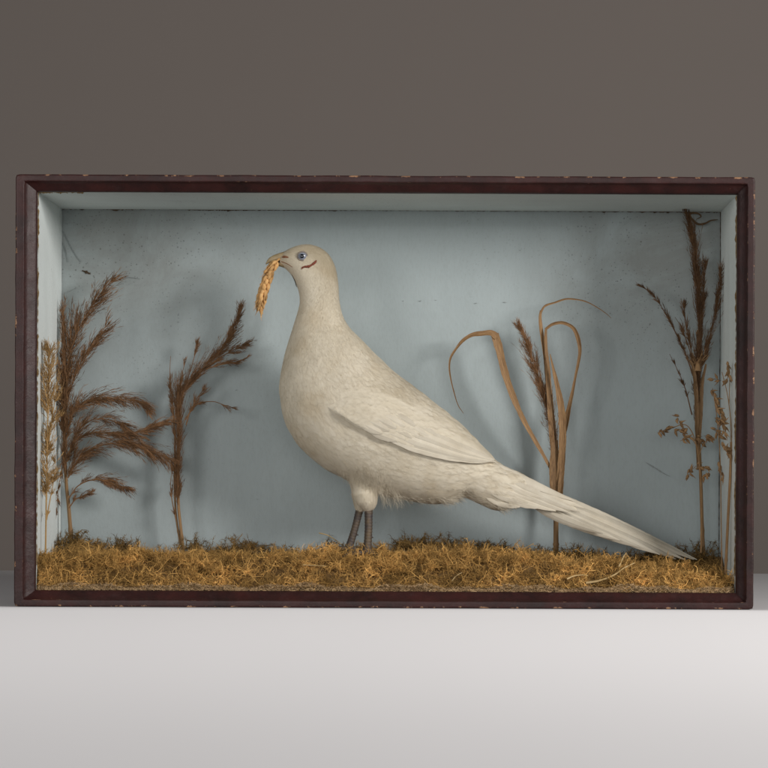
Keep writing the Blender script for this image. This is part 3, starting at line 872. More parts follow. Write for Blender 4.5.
def on_body(px, py, lift=0.0, front=True):
    """point of the bird's surface seen at this pixel, from the front (or the mirrored far side)"""
    a = P(px, py, -.2); b = P(px, py, .2)
    d = Vector(b - a).normalized()
    hit, nrm, _, _ = BVH.ray_cast(Vector(a), d)
    if hit is None:
        # just beside the silhouette: nearest surface point
        hit, nrm, _, _ = BVH.find_nearest(Vector(P(px, py, YC)))
    p = np.array(hit); n = np.array(nrm)
    if n[1] > 0 : n = n * [1, -1, 1]
    return p + n * lift

# wings --------------------------------------------------------------
WL = [(327, 406), (340, 415.5), (359, 427.7), (385, 439.5), (416, 451), (450, 458.8), (474, 462), (493, 464.5)]
WU = [(341, 380), (356, 376), (380, 383), (408, 396), (434, 413), (458, 431), (478, 447), (493, 462)]
def wing_surface(ns=120, nt=44):
    L = resample([(a, b, 0) for a, b in WL], ns)[:, :2]; U = resample([(a, b, 0) for a, b in WU], ns)[:, :2]
    G = np.zeros((ns, nt, 3)); base = np.zeros((ns, nt, 3))
    for i in range(ns):
        s = i / (ns - 1)
        for j in range(nt):
            t = j / (nt - 1)
            q = L[i] * (1 - t) + U[i] * t
            base[i, j] = on_body(q[0], q[1])
    for _ in range(10):
        base[1:-1, 1:-1] = (base[:-2, 1:-1] + base[2:, 1:-1] + base[1:-1, :-2] + base[1:-1, 2:]) / 4
    N = grid_normals(base, False)
    if N[..., 1].mean() > 0: N = -N
    for i in range(ns):
        s = i / (ns - 1)
        for j in range(nt):
            t = j / (nt - 1)
            q = min(1, s / np.interp(t, [0, .25, .6], [.09, .22, .40])); q = q * q * (3 - 2 * q)
            th = .0088 * (1 - t) ** 1.25 * q * (1 - .35 * s) * min(1, .55 + t / .12)
            th += .0028 * q * math.exp(-((s - .30) / .16) ** 2) * math.exp(-((t - .35) / .28) ** 2)
            th -= .0014 * min(1, max(0, (t - .62) / .3)) + .0014 * max(0, (.10 - s) / .10) * min(1, t / .2)
            G[i, j] = base[i, j] + N[i, j] * th
    return G, N, base
WG, WN, WB = wing_surface()

def vane(mb, path, side_dir, wid, nrm, tint=1.0, camber=.12, m=5, taper=(.35, 1, 1, .9, .05), thick=.00035, off=0.0):
    """one flight feather: path [n,3], width profile along it, closed thin blade with a raised shaft"""
    n = len(path)
    w = np.interp(np.linspace(0, 1, n), np.linspace(0, 1, len(taper)), taper) * wid
    w = w * (1 + .03 * rng.normal(size=n))
    us = np.linspace(-1, 1, 2 * m + 1)
    side = norm(side_dir) if np.ndim(side_dir) == 2 else np.broadcast_to(norm(np.asarray(side_dir)), (n, 3))
    nr = norm(nrm) if np.ndim(nrm) == 2 else np.broadcast_to(norm(np.asarray(nrm)), (n, 3))
    front = np.zeros((n, len(us), 3)); uv = np.zeros((n, len(us), 2))
    length = np.linalg.norm(np.diff(path, axis=0), axis=1).sum()
    for j, u in enumerate(us):
        h = -camber * u * u + (.06 if abs(u) < .01 else 0)
        front[:, j] = path + side * ((u + off) * w * .5)[:, None] + nr * (h * w)[:, None]
        uv[:, j, 0] = u; uv[:, j, 1] = np.linspace(0, length / .12, n)
    back = front - nr[:, None] * thick
    mb.grid(front, tint, 0, uv=uv); mb.grid(back, tint, 0, uv=uv, flip=True)
    for j in (0, -1):
        mb.grid(np.stack([front[:, j], back[:, j]], 1), tint, 0)

def mirror(a):
    b = np.array(a); b[..., 1] = 2 * YC - b[..., 1]; return b

def build_wing(far):
    f = mirror if far else (lambda a: a)
    mb = MB()
    G, N = f(WG), WN * ([1, -1, 1] if far else [1, 1, 1])
    mb.grid(G, 1.0)
    lip = np.stack([G[:, 0], f(WB)[:, 0] * 1.0 + N[:, 0] * -.004], 1); mb.grid(lip, 1.0)
    fr = np.stack([G[0, :], f(WB)[0, :] + N[0, :] * -.004], 0); mb.grid(fr, 1.0)
    ns, nt = G.shape[:2]
    s, t = np.meshgrid(np.linspace(0, 1, ns), np.linspace(0, 1, nt), indexing='ij')
    mask = ((s < .50) | (t > .42 + .2 * (s - .5))) * (s < .94) * 1.0
    plumage(mb, G, N, 2000, lambda u: np.interp(u, [0, .3, 1], [.008, .012, .017]), False, .0004, 15, tint=(.95, 1.05), mask=mask)
    fuzz(mb, G, N, 9000, lambda u: np.interp(u, [0, 1], [.009, .012]), False)
    w = mb.build('wing', M['plumage'], bird)
    # flight feathers, lowest first, each overlapping the one below
    rows = [(0.02, .30, 1.0, 7), (0.10, .36, .985, 7), (.18, .40, .97, 7.5), (.27, .44, .985, 8), (.37, .50, .975, 8.5), (.49, .56, .985, 9)]
    for q, (t0, s0, s1, wd) in enumerate(rows):
        n = 40
        ss = np.linspace(s0, s1, n)
        tt = t0 * (1 - .25 * np.clip((ss - .6) / .4, 0, 1)) * np.ones(n) + .02
        pth = bisample(G, ss * (ns - 1), tt * (nt - 1), False); nn = norm(bisample(N, ss * (ns - 1), tt * (nt - 1), False))
        pth = pth + nn * (np.interp(np.linspace(0, 1, n), [0, .25, 1], [-.0012, .0006, .0018])[:, None] + .0006 * q * np.linspace(.2, 1, n)[:, None])
        tan = norm(np.gradient(pth, axis=0)); sd = np.cross(nn, tan)
        fb = MB(); vane(fb, pth, sd, wd * S * 1.05, nn, (1.04, .86, 1.02, .84, 1.0, .92)[q], .10, taper=(.2, .7, 1, 1, .95, .75, .12))
        fb.build('flight_feather', M['vane'], w)
    for q, (s0, t0, ln) in enumerate([(.27, .06, .17), (.30, .15, .18), (.33, .24, .18), (.36, .34, .18), (.40, .44, .19), (.45, .54, .19), (.20, .10, .15), (.22, .20, .16), (.25, .30, .16), (.28, .41, .17), (.33, .52, .17)]):
        n = 18; ss = np.linspace(s0, s0 + ln, n); tt = np.full(n, t0) * (1 - .05 * np.linspace(0, 1, n))
        pth = bisample(G, ss * (ns - 1), tt * (nt - 1), False); nn = norm(bisample(N, ss * (ns - 1), tt * (nt - 1), False))
        pth = pth + nn * (np.interp(np.linspace(0, 1, n), [0, .5, 1], [-.0012, .0005, .0013])[:, None] + .0004 * (q > 5))
        sd = np.cross(nn, norm(np.gradient(pth, axis=0)))
        fb = MB(); vane(fb, pth, sd, 9.5 * S, nn, .95 + .06 * math.sin(q * 2.3), .12, 5, taper=(.3, .8, 1, 1, .8, .25))
        fb.build('covert_feather', M['vane'], w)
    return w
build_wing(False); build_wing(True)

# tail ---------------------------------------------------------------
def build_tail():
    tl = None
    # covert fan at the tail root carries the feathers
    mb = MB()
    nU, nV = 60, 40
    pts = [(500, 482, 17), (516, 487.5, 15.5), (532, 493.5, 13.6), (550, 501.5, 10.5), (566, 508.5, 6.5), (579, 513.5, 2)]
    a = resample(np.array(pts, float), nU); th = np.linspace(0, 2 * np.pi, nV, endpoint=False)
    G = np.zeros((nU, nV, 3))
    for i in range(nU):
        Y = YC + .002 + .012 * i / nU
        c = P(a[i, 0], a[i, 1], Y); w = a[i, 2] * S
        ax = norm(np.array([.40, 0, .92]))
        G[i] = c + np.cos(th)[:, None] * ax * w * .92 + np.sin(th)[:, None] * np.array([0, 1, 0]) * w * 1.0
    mb.grid(G, 1.0, closed_v=True); mb.cap(G[0], flip=True); mb.cap(G[-1])
    N = grid_normals(G, True); c = G.mean(1, keepdims=True)
    if ((N * (G - c)).sum(-1)).mean() < 0: N = -N
    plumage(mb, G, N, 620, lambda u: np.interp(u, [0, 1], [.017, .030]), True, .0008, 17, .26)
    tl = mb.build('tail', M['plumage'], bird)
    # (start px, mid px, end px, width px, Y start, Y end, tilt)
    F = [((506, 475), (600, 514.3), (697, 559.5), 12, .112, .138, .30), ((507, 479), (600, 517), (694, 559.5), 12, .107, .134, .2), ((508, 483), (598, 520), (686, 560), 12, .103, .130, .12),
         ((511, 486), (594, 522.5), (676, 559), 12, .098, .126, .04), ((515, 490.5), (588, 524), (660, 554.5), 12, .094, .122, -.05), ((519, 494), (580, 524), (641, 548), 11, .091, .117, -.12),
         ((523, 497.5), (572, 522.5), (620, 540.5), 10, .089, .112, -.18), ((526, 500), (562, 519), (603, 533.5), 9, .088, .108, -.22),
         ((507, 477), (600, 515), (690, 557.5), 12, .120, .142, .6), ((508, 484), (592, 519), (668, 553), 12, .126, .138, .7)]
    for q, (a, b, c, w, y0, y1, tilt) in enumerate(F):
        n = 60
        if q < 8: y0 = .112 - .0016 * q; y1 -= .0016 * q
        pth = resample(PP([(*a, y0), (*b, (y0 + y1) / 2), (*c, y1)]), n)
        tan = norm(np.gradient(pth, axis=0))
        up = norm(np.cross(np.array([0, 1.0, 0])[None], tan) * -1.0)
        up = np.where(up[:, 2:3] < 0, -up, up)
        sd = norm(up * .86 + np.array([0, tilt + .25, 0])); nr = norm(np.cross(sd, tan)); nr = np.where(nr[:, 1:2] > 0, -nr, nr)
        # slight twist of the barbs towards the tip
        fb = MB(); vane(fb, pth, sd, w * S * 1.06, nr, (.86, .70, .84, .66, .80, .64, .78, .68, .6, .6)[q], .20, 6, taper=(.15, .7, 1, 1, .95, .85, .7, .5, .06))
        fb.build('tail_feather', M['vane'], tl)
build_tail()
def build_tail_coverts():
    tl = [c for c in bird.children if c.name.startswith('tail')][0]
    rows = [((488, 460), (575, 501), 9, .35), ((490, 465), (584, 508), 9, .1), ((491, 471), (580, 512), 9, -.1), ((492, 478), (568, 512), 9, -.25), ((492, 485), (556, 511), 9, -.35), ((494, 492), (544, 508), 9, -.4),
            ((486, 466), (548, 491), 8, .1), ((487, 473), (545, 498), 8, -.1), ((488, 481), (536, 500), 8, -.25), ((486, 489), (528, 503), 8, -.35), ((484, 495), (520, 507), 8, -.4)]
    for q, (a, b, w, tilt) in enumerate(rows):
        n = 24; k = np.linspace(0, 1, n)
        pts = []
        for t in k:
            px, py = a[0] + (b[0] - a[0]) * t, a[1] + (b[1] - a[1]) * t + 2.0 * math.sin(math.pi * t)
            o = on_body(px, py) if px < 515 else None
            yt = YC - .020 + .010 * (px - 500) / 80 + (.006 if tilt > 0 else 0)
            y = yt if o is None else min(o[1], yt) if px > 505 else o[1]
            pts.append((px, py, y - .0006 - .0004 * (q > 5)))
        p = PP(pts)
        for _ in range(14): p[1:-1] = (p[:-2] + 2 * p[1:-1] + p[2:]) / 4
        p[:, 1] += np.interp(k, [0, .2, .5], [.003, .001, 0])
        tan = norm(np.gradient(p, axis=0)); up = norm(np.stack([-tan[:, 2], 0 * k, tan[:, 0]], 1)); up = np.where(up[:, 2:3] < 0, -up, up)
        sd = norm(up + np.array([0, .25 + max(tilt, 0), 0])); nr = norm(np.cross(sd, tan)); nr = np.where(nr[:, 1:2] > 0, -nr, nr)
        fb = MB(); vane(fb, p, sd, w * S, nr, .90 + .09 * math.sin(q * 1.9), .16, 5, taper=(.2, .7, 1, 1, .9, .6, .1))
        fb.build('covert_feather', M['vane'], tl)
build_tail_coverts()

# head parts -----------------------------------------------------------
def build_head():
    ey = (302.4, 256.2)
    p = on_body(*ey)
    n = np.array([-.18, -.98, .05])
    def ball(mb, c, r, sq=1.0, nu=20, nv=28):
        u = np.linspace(0, np.pi, nu); v = np.linspace(0, 2 * np.pi, nv, endpoint=False)
        g = np.zeros((nu, nv, 3))
        g[..., 0] = np.sin(u)[:, None] * np.cos(v); g[..., 2] = np.sin(u)[:, None] * np.sin(v); g[..., 1] = -np.cos(u)[:, None] * sq
        mb.grid(c + g * r, closed_v=True)
    for m in (1, -1):
        q = p.copy()
        if m < 0: q[1] = 2 * YC - q[1]
        mb = MB(); ball(mb, q + [0, m * .0024, 0], 5.0 * S, .9); e = mb.build('eye', M['iris'], bird)
        mb = MB(); ball(mb, q + [-.0003, m * (.0024 - .0052), 0], 2.2 * S, .35); mb.build('pupil', M['pupil'], e)
        mb = MB(); th = np.linspace(0, 2 * np.pi, 40, endpoint=False); ring = []
        for k in th:
            ring.append(q + np.array([math.cos(k) * 4.9 * S, -m * .0007 + m * .0013 * abs(math.cos(k)) , math.sin(k) * 4.5 * S]))
        ring = np.array(ring); g = []
        for al in np.linspace(0, 2 * np.pi, 8, endpoint=False):
            cen_ = ring.mean(0); rad = norm(ring - cen_)
            g.append(ring + rad * math.cos(al) * .9 * S * 1.0 + np.array([0, math.sin(al) * .0011, 0]))
        mb.grid(np.array(g), closed_v=True, closed_u=True); mb.build('eyelid', M['lid'], e)
        # red strip of bare skin behind and below the eye
        mb = MB()
        pts = [(301.8, 267.4), (304.5, 266.8), (308.6, 266.5), (312, 264.8), (315, 262.4), (316.4, 260.4)]
        w = [.5, 1.4, 1.6, 1.1, 1.7, .8]
        c = np.array([on_body(a, b, .0004) for a, b in pts]); c = resample(c, 24)
        if m < 0: c[:, 1] = 2 * YC - c[:, 1]
        mb.tube(c, np.interp(np.linspace(0, 1, 24), np.linspace(0, 1, 6), w) * S * .82 * (1 + .15 * rng.normal(size=24)), 8)
        mb.tube(resample(np.array([(c[2] + [0, 0, -.0004]), c[0] + [-.0004, 0, -.0022]]), 6), np.linspace(.9, .3, 6) * S, 6)
        mb.build('wattle', M['wattle'], bird)
        # dry reddish nostril patch
        mb = MB(); c = np.array([on_body(a, b, -.0006) for a, b in [(281.5, 257.2), (285, 256.8), (289.5, 257.6)]]); c = resample(c, 12)
        if m < 0: c[:, 1] = 2 * YC - c[:, 1]
        mb.tube(c, np.array([.5, 1, 1.4, 1.6, 1.7, 1.7, 1.6, 1.5, 1.3, 1.1, .8, .4]) * S * .9, 8); mb.build('nostril', M['cere'], bird)
    # beak: hooked upper mandible and shorter lower one
    def mand(top, bot, wd, name):
        n = 24; t = resample(np.array([(a, b, 0) for a, b in top], float), n)[:, :2]; b = resample(np.array([(a, c, 0) for a, c in bot], float), n)[:, :2]
        w = np.interp(np.linspace(0, 1, n), np.linspace(0, 1, len(wd)), wd) * S
        th = np.linspace(0, 2 * np.pi, 20, endpoint=False); g = np.zeros((n, 20, 3))
        for i in range(n):
            pt, pb = P(*t[i], YC), P(*b[i], YC); c = (pt + pb) / 2; h = (pt - pb) / 2
            g[i] = c + np.cos(th)[:, None] * h + np.sin(th)[:, None] * np.array([0, 1, 0]) * w[i]
        mb = MB(); mb.grid(g, closed_v=True); mb.cap(g[0], flip=True); mb.cap(g[-1])
        return mb.build(name, M['beak'], bird)
    mand([(287, 250.8), (280, 252.8), (273, 255.4), (268.2, 258.8), (265.6, 263.6)], [(287, 262), (280, 262), (273, 262.2), (269, 263.2), (266.1, 264.6)], [6.4, 5.2, 3.8, 2.6, .5], 'upper_beak')
    mand([(287, 261), (280, 261.8), (275, 262.4), (271, 263.2)], [(287, 269), (280, 266.6), (275, 265.2), (270.8, 264.2)], [5.6, 4.6, 3.2, .6], 'lower_beak')
build_head()
def build_gape():
    for m in (1, -1):
        c = np.array([on_body(a, b, .0001) for a, b in [(281.5, 261.5), (284.5, 262.6), (288, 264.2), (292.5, 267.2)]]); c = resample(c, 16)
        if m < 0: c[:, 1] = 2 * YC - c[:, 1]
        mb = MB(); mb.tube(c, np.linspace(.55, .3, 16) * S, 6); mb.build('gape', M['cere'], bird)
build_gape()

def build_legs():
    for (x0, y0, x1, y1, Y, wd) in ((368.6, 507, 367.2, 552, YN, 4.4), (360.2, 507, 349, 548, YF, 4.1)):
        mb = MB(); n = 60
        p = resample(PP([(x0, y0, Y), ((x0 + x1) / 2 + .6, (y0 + y1) / 2, Y - .001), (x1, y1, Y)]), n)
        s = np.linspace(0, 1, n)
        r = wd * S * (1.0 - .12 * np.sin(np.pi * s)) * (1 + .07 * (np.arange(n) % 4 == 0) - .03 * (np.arange(n) % 4 == 2))
        r = r * np.where(s > .92, 1.15, 1)
        tan = norm(np.gradient(p, axis=0)); th = np.linspace(0, 2 * np.pi, 16, endpoint=False)
        a = norm(np.cross(tan, [0, 1.0, 0])); b = np.cross(a, tan)
        g = p[:, None] + r[:, None, None] * (np.cos(th)[None, :, None] * a[:, None] + np.sin(th)[None, :, None] * b[:, None])
        tint = np.zeros((n, 16)); sx = np.cos(th)
        tint[:] = 1.0 + .75 * np.clip(1 - np.abs(sx - .15) * 1.6, 0, 1)[None] * (np.sin(th) != 9)      # paler scutes down the front
        tint *= .82 * rng.uniform(.92, 1.08, (n, 16))
        mb.grid(g, tint, closed_v=True); mb.cap(g[0], flip=True); mb.cap(g[-1])
        # spur knob behind
        mb.tube(resample(np.array([p[38], p[38] + [.006, .002, -.002]]), 8), np.linspace(2.0, .5, 8) * S, 8, .8)
        leg = mb.build('leg', M['shank'], bird)
        foot = p[-1] - np.array([0, 0, .004])
        for ang, L in ((180, .034), (215, .030), (148, .030), (5, .014)):
            d = np.array([math.cos(math.radians(ang)), -math.sin(math.radians(ang)) * .8, -.05])
            tb = MB(); q = resample(np.array([foot + [0, 0, .002], foot + d * L * .45 + [0, 0, .0035], foot + d * L * .85 + [0, 0, -.001], foot + d * L + [0, 0, -.005]]), 16)
            tb.tube(q, np.interp(np.linspace(0, 1, 16), [0, .5, .85, 1], [3.2, 2.6, 2.0, .5]) * S, 8, rng.uniform(.8, 1.1, 1)[0])
            tb.build('toe', M['shank'], leg)
build_legs()

# ------------------------------------------------------------------ wheat ear in the beak
def build_wheat():
    Y = YC - .007
    axis = resample(PP([(279.5, 259, Y + .002), (277, 261), (270.6, 270.3), (265.2, 286), (261, 301), (258.8, 311)], Y), 60)
    w = thing('wheat_ear', 'golden ear of wheat dangling from the beak of the bird', 'wheat ear', axis[0])
    mb = MB(); mb.tube(axis, np.linspace(1.1, .5, 60) * S, 8); mb.build('stem', M['wheat'], w)
    tan = norm(np.gradient(axis, axis=0))
    rows = 16
    for k in range(rows):
        i = int(4 + k * 52 / (rows - 1)); t = tan[i]
        a = norm(np.cross(t, [0, 1.0, 0])); b = np.cross(a, t)
        f = .82 + .25 * math.sin(math.pi * min(1, (k + 1.2) / rows))
        for ph in ((20, 160, 275) if k % 2 == 0 else (-15, 195, 255)):
            if k == rows - 1 and ph > 0: continue
            if k == rows - 2 and ph > 200: continue
            ph += rng.normal() * 16
            o = math.cos(math.radians(ph)) * a + math.sin(math.radians(ph)) * b
            st = axis[i] + o * .6 * S
            L = 8.6 * S * f * rng.uniform(.85, 1.15)
            q = np.array([st + (t * s + o * (.40 * math.sin(s * 2.0))) * L for s in np.linspace(0, 1, 10)])
            mb = MB(); mb.tube(q, np.array([.4, 1.1, 1.5, 1.7, 1.75, 1.65, 1.4, 1.0, .55, .12]) * S * f * 1.12, 8, rng.uniform(.7, 1.4))
            mb.tube(np.array([q[-2], q[-1] + (t * .8 + o * .35) * 2.2 * S, q[-1] + (t + o * .55) * 4.2 * S]), np.array([.5, .3, .12]) * S, 5, 1.3)
            mb.build('grain', M['wheat'], w)
    mb = MB(); q = resample(PP([(290.2, 270.5), (292.3, 275), (295, 281.5), (296.6, 287)], YC - .0175 + .012), 20)
    q = np.array([[*x] for x in q]); mb.tube(q, np.linspace(.5, .3, 20) * S, 6)
    mb.build('stalk', M['wire'], w)
build_wheat()

# ------------------------------------------------------------------ dried plants
def stem_tube(name, pts, r0, r1, mat, parent, Y, n=50, tint=1.0):
    mb = MB(); p = resample(PP(pts, Y), n)
    s = np.linspace(0, 1, n); r = (r0 + (r1 - r0) * s) * S
    node = 1 + .25 * (np.abs((s * 5) % 1 - .5) < .03)
    mb.tube(p, r * node, 8, tint)
    return mb.build(name, mat, parent)

def plume(mb, pts, Y, n, L, ang=24, hairs=5, hl=3.5, r=.32, profile=(.35, .9, 1, .8, .45), tint=(.6, 1.4), sag=.15, lat=1.0, axis_r=.7, clump=True):
    """feathery seed head: fine drooping branchlets with spikelet hairs set along an axis; all lengths in photo px"""
    ax = resample(PP(pts, Y), 80); tan = norm(np.gradient(ax, axis=0))
    mb.tube(ax, np.linspace(axis_r, axis_r * .3, 80) * S, 6, np.mean(tint))
    n = int(n * 1.5); L = L * 1.28; hl = hl * 1.3; r = r * .62; ang = ang * 1.4
    nodes = rng.random(max(6, n // 7)); nf = rng.uniform(.45, 1.45, len(nodes)); pick = rng.integers(0, len(nodes), n)
    s = np.clip(nodes[pick] + rng.normal(size=n) * .012, 0, .97); i = (s * 79).astype(int)
    p0 = ax[i]; t = tan[i]
    rd = (rng.normal(size=(len(nodes), 3))[pick] + rng.normal(size=(n, 3)) * .45) * [1, .45, 1]; rd = norm(rd - (rd * t).sum(1, keepdims=True) * t)
    an = np.radians(ang) * rng.uniform(.3, 1.6, n)
    d = norm(t * np.cos(an)[:, None] + rd * np.sin(an)[:, None] * lat)
    l = L * S * np.interp(s, np.linspace(0, 1, len(profile)), profile) * rng.uniform(.55, 1.25, n) * nf[pick]
    K = 6; pts_ = np.zeros((n, K, 3)); pts_[:, 0] = p0; dd = d
    for k in range(1, K):
        pts_[:, k] = pts_[:, k - 1] + dd * (l / (K - 1))[:, None]
        dd = norm(dd + (t - dd) * .16 + np.array([0, 0, -sag * .25]) + rng.normal(size=(n, 3)) * .06)
    pts_[:, :, 1] = np.minimum(pts_[:, :, 1], YB - .003)
    tn = rng.uniform(*tint, n)
    rr = np.full((n, K), r * S) * np.linspace(1, .45, K)
    mb.strands(pts_, rr, tn)
    N = n * hairs; si = np.repeat(np.arange(n), hairs)
    kk = (.15 + .85 * rng.random(N)) * (K - 1.001); k0 = kk.astype(int); fr = (kk - k0)[:, None]
    q0 = pts_[si, k0] * (1 - fr) + pts_[si, k0 + 1] * fr; tt = norm(pts_[si, k0 + 1] - pts_[si, k0])
    hd = norm(tt + rng.normal(size=(N, 3)) * .24); h = hl * S * rng.uniform(.5, 1.3, N)
    b = np.zeros((N, 4, 3)); b[:, 0] = q0
    for k in range(1, 4):
        b[:, k] = b[:, k - 1] + hd * (h / 3)[:, None]; hd = norm(hd + [0, 0, -sag * .3] + rng.normal(size=(N, 3)) * .08)
    b[:, :, 1] = np.minimum(b[:, :, 1], YB - .002)
    mb.strands(b, np.outer(rng.uniform(.8, 1.3, N), np.array([.35, .8, .6, .12])) * r * 1.15 * S, tn[si] * rng.uniform(.75, 1.3, N))

def blade(mb, pts, widths, Y, n=90, tint=1.0, face=0.0, twist=0.0, fold=.18):
    """dry leaf: ribbon along pixel path with thickness and a keeled middle; face = turn of its width away from the image plane"""
    p = resample(PP(pts, Y), n); s = np.linspace(0, 1, n)
    w = np.interp(s, np.linspace(0, 1, len(widths)), widths) * S
    w = w * (1 + .05 * np.sin(s * 40 + rng.random() * 6) + .03 * rng.normal(size=n))
    tan = norm(np.gradient(p, axis=0))
    sd = np.stack([-tan[:, 2], 0 * s, tan[:, 0]], 1); sd = norm(sd + 1e-6); yv = norm(np.cross(sd, tan))
    yv = np.where(yv[:, 1:2] > 0, -yv, yv)
    a = face + twist * s
    side = sd * np.cos(a)[:, None] + yv * np.sin(a)[:, None]; nr = norm(np.cross(side, tan)); nr = np.where(nr[:, 1:2] > 0, -nr, nr)
    us = np.linspace(-1, 1, 7); g = np.zeros((n, 7, 3)); uv = np.zeros((n, 7, 2))
    for j, u in enumerate(us):
        g[:, j] = p + side * (u * w * .5)[:, None] + nr * ((abs(u) - .5) * fold * w)[:, None]
        uv[:, j, 0] = u * .5 + .5; uv[:, j, 1] = s * 4
    g[:, :, 1] = np.minimum(g[:, :, 1], YB - .001)
    bk = g + nr[:, None] * -.0003
    mb.grid(g, tint, 0, uv=uv); mb.grid(bk, tint * .8, 0, uv=uv, flip=True)
    for j in (0, -1): mb.grid(np.stack([g[:, j], bk[:, j]], 1), tint, 0)

# 1 tall feathery reed in the left corner
r1 = thing('feathery_reed', 'tall dark brown feathery reed with plumes sweeping right in the left corner', 'dried reed', P(71, 548, .185))
stem_tube('stem', [(72.5, 552), (70.5, 530), (68.5, 505), (66, 480), (64.5, 440), (64, 390), (65, 340)], 2.2, 1.0, M['stem'], r1, .185)
for pts, n, L, hl, kw in [
    ([(65, 400), (68, 362), (78, 330), (93, 304), (106, 287), (114, 278)], 260, 24, 5, dict(ang=17, profile=(.9, 1.1, 1, .7, .35))),
    ([(65, 412), (72, 385), (84, 356), (97, 338), (107, 325)], 130, 20, 5, dict(ang=15, profile=(.8, 1, .9, .6))),
    ([(64.5, 440), (63.5, 390), (63.5, 345), (62.5, 308)], 150, 17, 5, dict(ang=13, profile=(1, 1, .9, .5))),
    ([(65.5, 470), (65, 430), (64, 395), (66, 365)], 190, 17, 4, dict(ang=16)),
    ([(66, 440), (72, 415), (84, 402), (102, 398), (125, 399), (141, 403), (149, 411)], 230, 19, 5, dict(ang=17, sag=.5, profile=(.5, 1, 1, .9, .4))),
    ([(67, 462), (76, 440), (92, 433), (112, 434), (135, 433), (153, 427), (168, 422)], 210, 17, 5, dict(ang=15, sag=.3, profile=(.6, 1, 1, .8, .4))),
    ([(68, 478), (80, 457), (97, 447), (118, 443), (138, 447), (154, 453), (168, 460)], 250, 20, 5, dict(ang=18, sag=.6, profile=(.6, 1, 1, .8, .4))),
    ([(68, 455), (78, 432), (92, 420), (110, 420), (126, 428), (136, 438)], 110, 17, 5, dict(ang=20, sag=.5)),
    ([(69, 498), (78, 486), (92, 480), (107, 481), (120, 486), (131, 491)], 110, 14, 4, dict(ang=17, sag=.4, profile=(.6, 1, .9, .4))),
    ([(69, 508), (76, 499), (84, 496), (92, 492)], 40, 10, 3, dict(ang=18)),
    ([(66, 440), (62, 470), (58, 490), (57, 512)], 60, 9, 3, dict(ang=20)),
]:
    mb = MB(); plume(mb, pts, .178, n, L, hl=hl, r=.33, tint=(.55, 1.5), **kw); mb.build('plume', M['plume'], r1)

# 2 pale bristly grass before the left wall
g1 = thing('pale_grass', 'pale tan bushy grass head on a thin stalk against the left side wall', 'dried grass', P(45.5, 572, .05))
stem_tube('stem', [(45.2, 574), (46, 520), (46.5, 480), (47.5, 430), (49, 380), (49.5, 350)], .9, .5, M['pale_grass'], g1, .05)
mb = MB(); plume(mb, [(46.6, 500), (47, 460), (48, 420), (49, 385), (49.6, 348)], .05, 250, 15, 26, 6, 4, .38, (.5, .8, 1.1, 1.1, .45), (.7, 1.35), .1)
mb.build('seed_head', M['pale_grass'], g1)
mb = MB(); plume(mb, [(47.5, 455), (51, 425), (55, 400), (57, 385)], .062, 70, 10, 26, 6, 4, .38, (.6, 1, .8, .4), (.7, 1.35), .2); mb.build('seed_head', M['pale_grass'], g1)
mb = MB(); plume(mb, [(46.5, 520), (50, 500), (54, 478), (56, 455)], .055, 45, 8, 30, 6, 3.5, .36, (.6, 1, .8, .4), (.7, 1.35), .2); mb.build('seed_head', M['pale_grass'], g1)

# 3 reed leaning right, second from the left
r2 = thing('bent_reed', 'slender brown reed with a wispy plume bent right, left of the pheasant', 'dried reed', P(182.5, 548, .188))
stem_tube('stem', [(183.5, 552), (181, 530), (178.5, 505), (178, 470), (178.5, 430), (180, 400)], 1.7, 1.2, M['stem'], r2, .188)
stem_tube('stem', [(180.5, 545), (176, 515), (174.6, 480), (175, 440), (173, 408)], 1.2, .7, M['stem'], r2, .190, tint=.8)
for pts, n, L, kw in [
    ([(178, 505), (177.5, 470), (179, 430), (181, 400), (188, 386), (200, 371), (212, 359), (222, 350)], 480, 21, dict(ang=11, profile=(.5, .7, 1, 1, 1, 1, .8))),
    ([(216, 356), (224, 346), (231, 333), (237, 320), (241, 306)], 160, 14, dict(ang=12, profile=(1, 1, .9, .6, .3))),
    ([(208, 366), (221, 357), (234, 350), (245, 345)], 65, 12, dict(ang=14)),
    ([(206, 369), (222, 364.5), (236, 362), (248, 357)], 50, 10, dict(ang=12, profile=(1, .7, .5, .3))),
    ([(176, 440), (172.5, 410), (169.8, 380), (170.6, 356)], 45, 10, dict(ang=9, profile=(1, 1, .8, .4))),
    ([(177, 420), (179, 393), (182, 374), (187, 357)], 40, 11, dict(ang=10, profile=(.6, .8, 1, .4))),
    ([(180, 405), (188, 378), (193.5, 360), (196.8, 345)], 35, 10, dict(ang=8, profile=(.3, .5, 1, .5))),
    ([(186, 425), (190, 412), (198, 397), (203, 390)], 36, 10, dict(ang=15)),
    ([(185, 420), (196, 405), (212, 401.5), (224, 405), (235, 409)], 34, 7, dict(ang=10, profile=(.4, .6, 1, .4))),
    ([(176, 520), (172, 500), (170.5, 485), (172, 470)], 26, 7, dict(ang=12)),
]:
    mb = MB(); plume(mb, pts, .186, n, L, hairs=4, hl=4, r=.30, tint=(.6, 1.35), sag=.1, **kw); mb.build('plume', M['plume'], r2)

